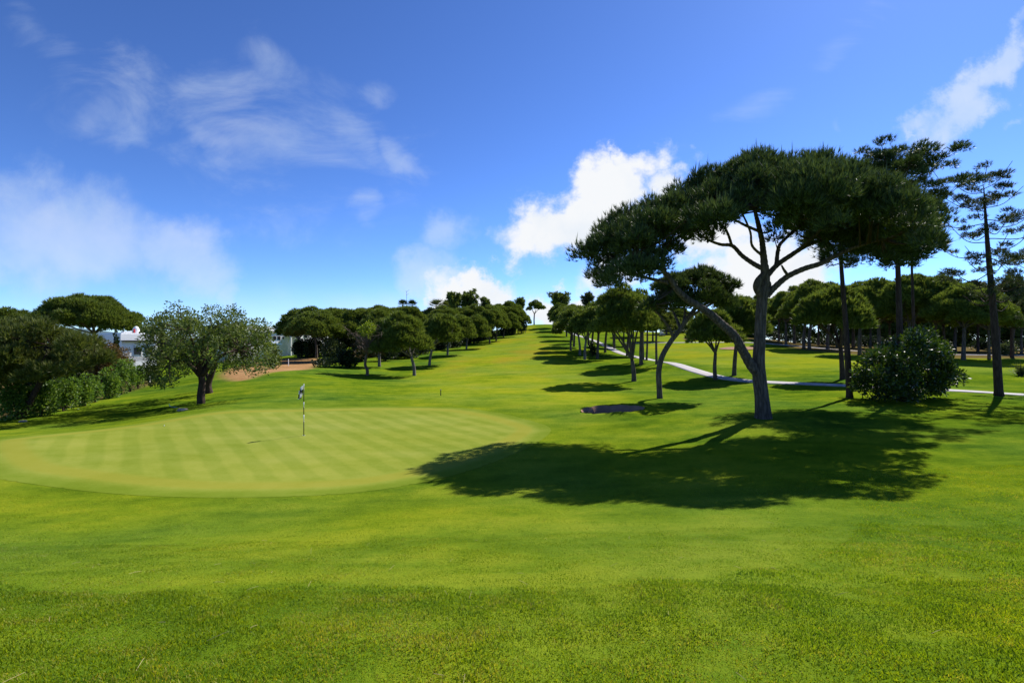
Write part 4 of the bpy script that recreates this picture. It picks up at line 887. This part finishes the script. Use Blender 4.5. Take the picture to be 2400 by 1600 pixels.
# ------------------------------------------------------------------ flag, ball, markers, cart
def flag():
    x, y = flat(712, 1020); b = np.array([x, y, h(x, y)+.006]); o = thing('golf_flagstick', 'black and white banded flagstick with checkered flag on the putting green', 'golf flag', b)
    # heights follow the photograph: bands at these fractions of the pole
    fr_ = [(0,.285,BLACK), (.285,.405,POLEW), (.405,.565,BLACK), (.565,.655,POLEW), (.655,.93,BLACK), (.93,1.0,POLEW)]; H = 2.17
    for a, c, mt in fr_: MB().tube([(0,0,H*a),(0,0,H*(a+c)/2),(0,0,H*c)], .017, 10).obj('pole_band', mt, o, True)
    MB().ell((0,0,H+.005), (.022,.022,.022)).obj('pole_cap', POLEW, o, True)
    m = MB().tube([(0,0,-.1),(0,0,.012)], .054, 20, False); m.obj('cup', POLEW, o, True)
    m, nt, out = mat('checkered_cloth'); uv = N(nt, 'ShaderNodeAttribute'); uv.attribute_name = 'cloth'
    ck = N(nt, 'ShaderNodeTexChecker', Scale=1.0); ck.inputs['Color1'].default_value = (.82,.82,.82,1); ck.inputs['Color2'].default_value = (.015,.015,.015,1)
    nt.links.new(uv.outputs['Vector'], ck.inputs['Vector']); pr = principled(nt, out, ck.outputs[0], .7, .2)
    tl = N(nt, 'ShaderNodeBsdfTranslucent'); nt.links.new(ck.outputs[0], tl.inputs[0]); mx = N(nt, 'ShaderNodeMixShader', Fac=.45); nt.links.new(pr.outputs[0], mx.inputs[1]); nt.links.new(tl.outputs[0], mx.inputs[2]); nt.links.new(mx.outputs[0], out.inputs[0])
    nu_, nv_ = 16, 14; V = []; U = []
    for j in range(nv_):
        v = j/(nv_-1)
        for i in range(nu_):                         # cloth hanging limp and folded to the left of the pole
            u = i/(nu_-1); V.append((-.012-.24*u*(1-.2*v)-.03*math.sin(5*u+2*v), .05*math.sin(9*u+1.5*v)*u, H-.04-.36*v-.22*u**.8+.03*math.sin(6*u))); U.append((u*2.2+.02, v*2.2+1.02, .5))
    fq = [(j*nu_+i, j*nu_+i+1, (j+1)*nu_+i+1, (j+1)*nu_+i) for j in range(nv_-1) for i in range(nu_-1)]
    me = mesh_np('flag', np.array(V), np.array(fq), True); a = me.attributes.new('cloth', 'FLOAT_VECTOR', 'POINT'); a.data.foreach_set('vector', np.array(U, np.float32).ravel())
    fo = link('flag', me, m, o); so = fo.modifiers.new('thickness', 'SOLIDIFY'); so.thickness = .003
flag()
x, y = flat(385, 999); tag(MB().ell((0,0,.0213), (.0213,)*3, 16, 12).obj('golf_ball', POLEW, None, True, (x, y, h(x, y)+.006)), 'small white golf ball lying on the left part of the putting green', 'golf ball')
GK = 'white marker stakes'
for i, (px, Y, hh, lab) in enumerate([(676,66,.9,'white marker stake at the edge of the dry grass patch'),(636,64,.9,'white marker stake nearer the carob on the dry grass'),(351,55,.7,'white marker stake under the left side of the carob')]):
    b = place(px, 0, Y); o = thing('marker_stake', lab, 'stake', b, GK); MB().box((0,0,hh/2-.1), (.07,.07,hh+.2)).obj('post', POLEW, o); MB().box((0,0,hh+.045), (.075,.075,.09), 0, .15).obj('tip', POLEW, o)
def rock(label, px, py, size, seed):
    rng = np.random.default_rng(seed); x, y = ray(px, py); bm = bmesh.new(); bmesh.ops.create_icosphere(bm, subdivisions=3, radius=1.0)
    for v in bm.verts:
        d = np.array(v.co); f = 1+.18*math.sin(d[0]*3+seed)*math.cos(d[1]*4)+.12*math.sin(d[2]*6+d[0]*5); v.co = Vector(d*f*[size, size*.7, size*.4])
    me = bpy.data.meshes.new('rock'); bm.to_mesh(me); bm.free(); tag(link('rock', me, STONE, None, (x, y, h(x, y)+size*.1)), label, 'rock', 'loose rocks')
rock('tan rock patch on the mound behind the green, below the carob', 428, 962, .32, 3); rock('pale rock in the shade by the foot of the leaning left pine', 54, 988, .22, 5)
x, y = ray(402, 955); o = thing('hose_stub', 'short blue-grey hose stub on the mound left of the tan rock', 'hose', (x, y, h(x, y)+.01)); MB().tube(curve([(-.35,.25,.22),(-.15,.1,.06),(.3,0,.02),(.7,-.05,.02)], 6), .018, 8).obj('hose', BLUE, o, True)
x, y = ray(1033, 927); o = thing('sprinkler_post', 'tiny dark post on the fairway apron behind the green', 'post', (x, y, h(x, y))); MB().tube([(0,0,-.1),(0,0,.42)], [.035,.03], 8).obj('post', BLACK, o); MB().tube([(0,0,.42),(0,0,.47)], [.05,.045], 8).obj('cap', METAL, o)
def cart():
    Y = 150; b = place(1552, 0, Y); o = thing('golf_cart', 'small white-roofed golf cart parked far off on the second fairway', 'golf cart', b)
    MB().box((0,0,.45), (1.15,2.3,.35)).box((0,-.95,.72), (1.1,.45,.35), 0, .8).obj('body', METAL, o); MB().box((0,.1,1.83), (1.2,1.7,.09)).box((0,.1,1.89), (1.0,1.5,.04)).obj('roof', POLEW, o)
    MB().box((0,.25,.78), (1.05,.5,.2)).box((0,.5,1.1), (1.05,.14,.5)).obj('seat', POLEW, o)
    for sx in (-.52, .52):
        for sy in (-.65, .85): MB().tube([(sx,sy,.6),(sx,sy,1.8)], .025, 6).obj('roof_post', BLACK, o)
        for sy in (-.8, .75): MB().tube([(sx-.08,sy,.24),(sx+.08,sy,.24)], .24, 14).obj('wheel', BLACK, o)
cart()

# far ridge behind the villas
hx = np.linspace(-2800, -620, 90); hv = []
for x_ in hx:
    r = 52+26*math.sin(x_*.0021+1)+14*math.sin(x_*.006)+6*math.sin(x_*.017)
    for t in np.linspace(0, 1, 12): hv.append((x_, 1500+900*t, -3+r*math.sin(math.pi*min(1, t*1.02))+3*math.sin(x_*.03+t*9)*t*(1-t)))
hf = [(i*12+j, (i+1)*12+j, (i+1)*12+j+1, i*12+j+1) for i in range(len(hx)-1) for j in range(11)]
HILL = simple('hill_scrub', (.075,.115,.13), .95, .05, .3, .02, .2)
link('hills', mesh_np('hills', np.array(hv), np.array(hf), True), HILL, kind='structure')

# ------------------------------------------------------------------ light, sky, camera
SUN_EL = math.radians(44.5); SUN_AZ = math.radians(44)     # azimuth clockwise from the viewing direction
sd = Vector((math.sin(SUN_AZ)*math.cos(SUN_EL), math.cos(SUN_AZ)*math.cos(SUN_EL), math.sin(SUN_EL)))
sun = bpy.data.lights.new('sun', 'SUN'); sun.energy = 4.9; sun.angle = math.radians(.53); sun.color = (1.0,.95,.86)
so = bpy.data.objects.new('sun', sun); COL.objects.link(so); so.rotation_euler = (-sd).to_track_quat('-Z', 'Y').to_euler(); so.location = (40,30,60)
wd = bpy.data.worlds.new('World'); SC.world = wd; wd.use_nodes = True; nt = wd.node_tree; nt.nodes.clear()
out = nt.nodes.new('ShaderNodeOutputWorld'); bg = nt.nodes.new('ShaderNodeBackground'); nt.links.new(bg.outputs[0], out.inputs[0]); bg.inputs[1].default_value = .127
sky = nt.nodes.new('ShaderNodeTexSky'); sky.sky_type = 'NISHITA'; sky.sun_disc = False; sky.sun_elevation = SUN_EL; sky.sun_rotation = SUN_AZ; sky.altitude = 50; sky.air_density = .7; sky.dust_density = .1; sky.ozone_density = 6.0
sd_ = N(nt, 'ShaderNodeVectorMath'); sd_.operation = 'SCALE'; sd_.inputs['Scale'].default_value = 1/4.7; nt.links.new(sky.outputs[0], sd_.inputs[0])
gm = N(nt, 'ShaderNodeGamma', Gamma=1.25); nt.links.new(sd_.outputs[0], gm.inputs['Color'])
tint = mixc(nt, 1.0, gm.outputs[0], (.80*4.7,.87*4.7,1.0*4.7), 'MULTIPLY')
tc = N(nt, 'ShaderNodeTexCoord').outputs['Generated']; sep = N(nt, 'ShaderNodeSeparateXYZ'); nt.links.new(tc, sep.inputs[0])
yy = math_(nt, 'MAXIMUM', sep.outputs[1], .05); U = math_(nt, 'DIVIDE', sep.outputs[0], yy); Vv = math_(nt, 'DIVIDE', sep.outputs[2], yy)
uv = N(nt, 'ShaderNodeCombineXYZ'); nt.links.new(U, uv.inputs[0]); nt.links.new(Vv, uv.inputs[1]); uv = uv.outputs[0]
def warped(scale, amp, detail=8, rough=.62):
    n = N(nt, 'ShaderNodeTexNoise', Scale=scale, Detail=detail, Roughness=rough); nt.links.new(uv, n.inputs['Vector'])
    a = N(nt, 'ShaderNodeVectorMath'); a.operation = 'SUBTRACT'; nt.links.new(n.outputs['Color'], a.inputs[0]); a.inputs[1].default_value = (.5,.5,.5)
    m_ = N(nt, 'ShaderNodeVectorMath'); m_.operation = 'SCALE'; m_.inputs['Scale'].default_value = amp; nt.links.new(a.outputs[0], m_.inputs[0])
    b_ = N(nt, 'ShaderNodeVectorMath'); b_.operation = 'ADD'; nt.links.new(uv, b_.inputs[0]); nt.links.new(m_.outputs[0], b_.inputs[1]); return b_.outputs[0]
UVW = warped(6.0, .26); UVS = warped(3.2, .34, 5, .5); UVM = warped(4.6, .24, 9, .6)
def wnoise(scale, detail, rough, dist=0.0, sx=1.0, sy=1.0, rot=0.0):
    mp = N(nt, 'ShaderNodeMapping'); mp.inputs['Scale'].default_value = (sx, sy, 1); mp.inputs['Rotation'].default_value = (0,0,rot); nt.links.new(uv, mp.inputs[0])
    n = N(nt, 'ShaderNodeTexNoise', Scale=scale, Detail=detail, Roughness=rough, Distortion=dist); nt.links.new(mp.outputs[0], n.inputs['Vector']); return n.outputs['Fac']
def blob(px, py, rx, ry, rot, amt, src=None):
    mp = N(nt, 'ShaderNodeMapping'); mp.vector_type = 'TEXTURE'; mp.inputs['Location'].default_value = ((px-1200)/F, (800-py)/F, 0); mp.inputs['Rotation'].default_value = (0,0,math.radians(rot)); mp.inputs['Scale'].default_value = (rx/F, ry/F, 1)
    nt.links.new(src or UVW, mp.inputs[0]); ln = N(nt, 'ShaderNodeVectorMath'); ln.operation = 'LENGTH'; nt.links.new(mp.outputs[0], ln.inputs[0])
    mr = N(nt, 'ShaderNodeMapRange'); mr.interpolation_type = 'SMOOTHSTEP'; mr.inputs[1].default_value = 1.0; mr.inputs[2].default_value = 0.0; mr.inputs[3].default_value = 0.0; mr.inputs[4].default_value = amt; nt.links.new(ln.outputs['Value'], mr.inputs[0]); return mr.outputs[0]
def union(bl):
    r = bl[0]
    for x in bl[1:]: r = math_(nt, 'MAXIMUM', r, x)
    return r
def shape(mask, nz, lo, hi, amp):
    f = math_(nt, 'ADD', mask, math_(nt, 'MULTIPLY', math_(nt, 'SUBTRACT', nz, .5), amp)); mr = N(nt, 'ShaderNodeMapRange'); mr.interpolation_type = 'SMOOTHSTEP'; mr.inputs[1].default_value = lo; mr.inputs[2].default_value = hi; nt.links.new(f, mr.inputs[0])
    return math_(nt, 'MULTIPLY', mr.outputs[0], math_(nt, 'MULTIPLY', mask, 4.0, True))
puff = wnoise(9, 9, .58, .25); wisp = wnoise(3.6, 9, .62, .6, 1.0, 2.1, math.radians(38)); haze_n = wnoise(3.0, 7, .55, .3)
cum = union([blob(1330,530,276,146,15,1.2), blob(1430,430,228,134,38,1.2), blob(1500,370,132,98,30,1.0), blob(1475,345,66,67,70,.95), blob(1560,400,96,85,10,.85), blob(1240,580,132,98,20,.85), blob(1800,640,312,134,0,1.15), blob(1680,560,204,110,0,1.0), blob(1110,690,180,79,10,1.0), blob(1060,660,108,73,0,.7), blob(1330,720,204,85,0,1.1), blob(1260,745,96,73,0,1.1), blob(1420,660,144,73,0,.8)])
cum_a = shape(cum, puff, .22, .86, 1.15)
rt = union([blob(2260,230,230,119,42,1.0), blob(2330,170,162,98,35,.9), blob(2180,300,122,77,50,.7), blob(2390,80,81,56,40,.6), blob(2160,335,54,28,40,.7), blob(2370,260,81,42,20,.5)])
rt_a = math_(nt, 'MULTIPLY', shape(rt, puff, .26, .9, 1.25), .74)
puff_m = wnoise(4.2, 9, .6, .35)
lf = union([blob(180,560,446,218,-8,.95,UVM), blob(420,570,202,160,-30,.95,UVM), blob(60,470,202,160,-35,.7,UVM), blob(1040,560,108,116,-60,.8,UVM), blob(1010,640,122,87,0,.8,UVM), blob(520,640,122,58,-50,.6,UVM), blob(40,600,324,102,0,.7,UVM)])
lf_a = math_(nt, 'MULTIPLY', shape(lf, puff_m, .16, .92, 1.0), .52)
ws = union([blob(560,300,760,320,-18,.70,UVS), blob(760,340,260,110,-38,.85,UVS), blob(500,350,200,110,-25,.80,UVS), blob(930,390,220,70,-25,.72,UVS), blob(290,320,170,110,-20,.70,UVS), blob(860,215,90,90,50,.72,UVS), blob(150,90,300,130,-45,.6,UVS), blob(650,150,260,100,-35,.62,UVS), blob(870,500,110,45,-42,.72,UVS), blob(1850,170,560,110,33,.46,UVS), blob(2020,310,50,30,-40,.6,UVS)])
ws_a = math_(nt, 'MULTIPLY', shape(ws, wisp, .26, 1.25, 2.2), .36)
veil = union([blob(1150,790,1250,230,0,.55,UVS), blob(1500,760,700,160,0,.6,UVS)])
veil_a = shape(veil, haze_n, .0, 1.1, .5)
cl = math_(nt, 'MAXIMUM', math_(nt, 'MAXIMUM', cum_a, rt_a), math_(nt, 'MAXIMUM', veil_a, math_(nt, 'ADD', lf_a, ws_a, True)))
shade_n = wnoise(7.5, 6, .55, .2)
cc = ramp(nt, math_(nt, 'ADD', math_(nt, 'MULTIPLY', shade_n, .75), math_(nt, 'MULTIPLY', cum_a, .32)), [(.30, (.66,.79,.95)), (.70, (.95,.97,1.0))])
sc_ = nt.nodes.new('ShaderNodeVectorMath'); sc_.operation = 'SCALE'; sc_.inputs['Scale'].default_value = 5.0; nt.links.new(cc, sc_.inputs[0])
nt.links.new(mixc(nt, cl, tint, sc_.outputs[0]), bg.inputs[0])

cam = bpy.data.cameras.new('camera'); co = bpy.data.objects.new('camera', cam); COL.objects.link(co)
co.location = (0,0,CAMZ); co.rotation_euler = (math.pi/2,0,0); cam.sensor_width = 36; cam.lens = 36*F/2400; cam.clip_start = .05; cam.clip_end = 8000
SC.camera = co
SC.view_settings.view_transform = 'Standard'; SC.view_settings.look = 'None'; SC.view_settings.gamma = 1; SC.view_settings.use_curve_mapping = False; SC.view_settings.exposure = .62
SC.render.engine = 'CYCLES'; SC.cycles.max_bounces = 6; SC.cycles.transmission_bounces = 4; SC.cycles.use_denoising = True
SC.cycles.sample_clamp_indirect = 6
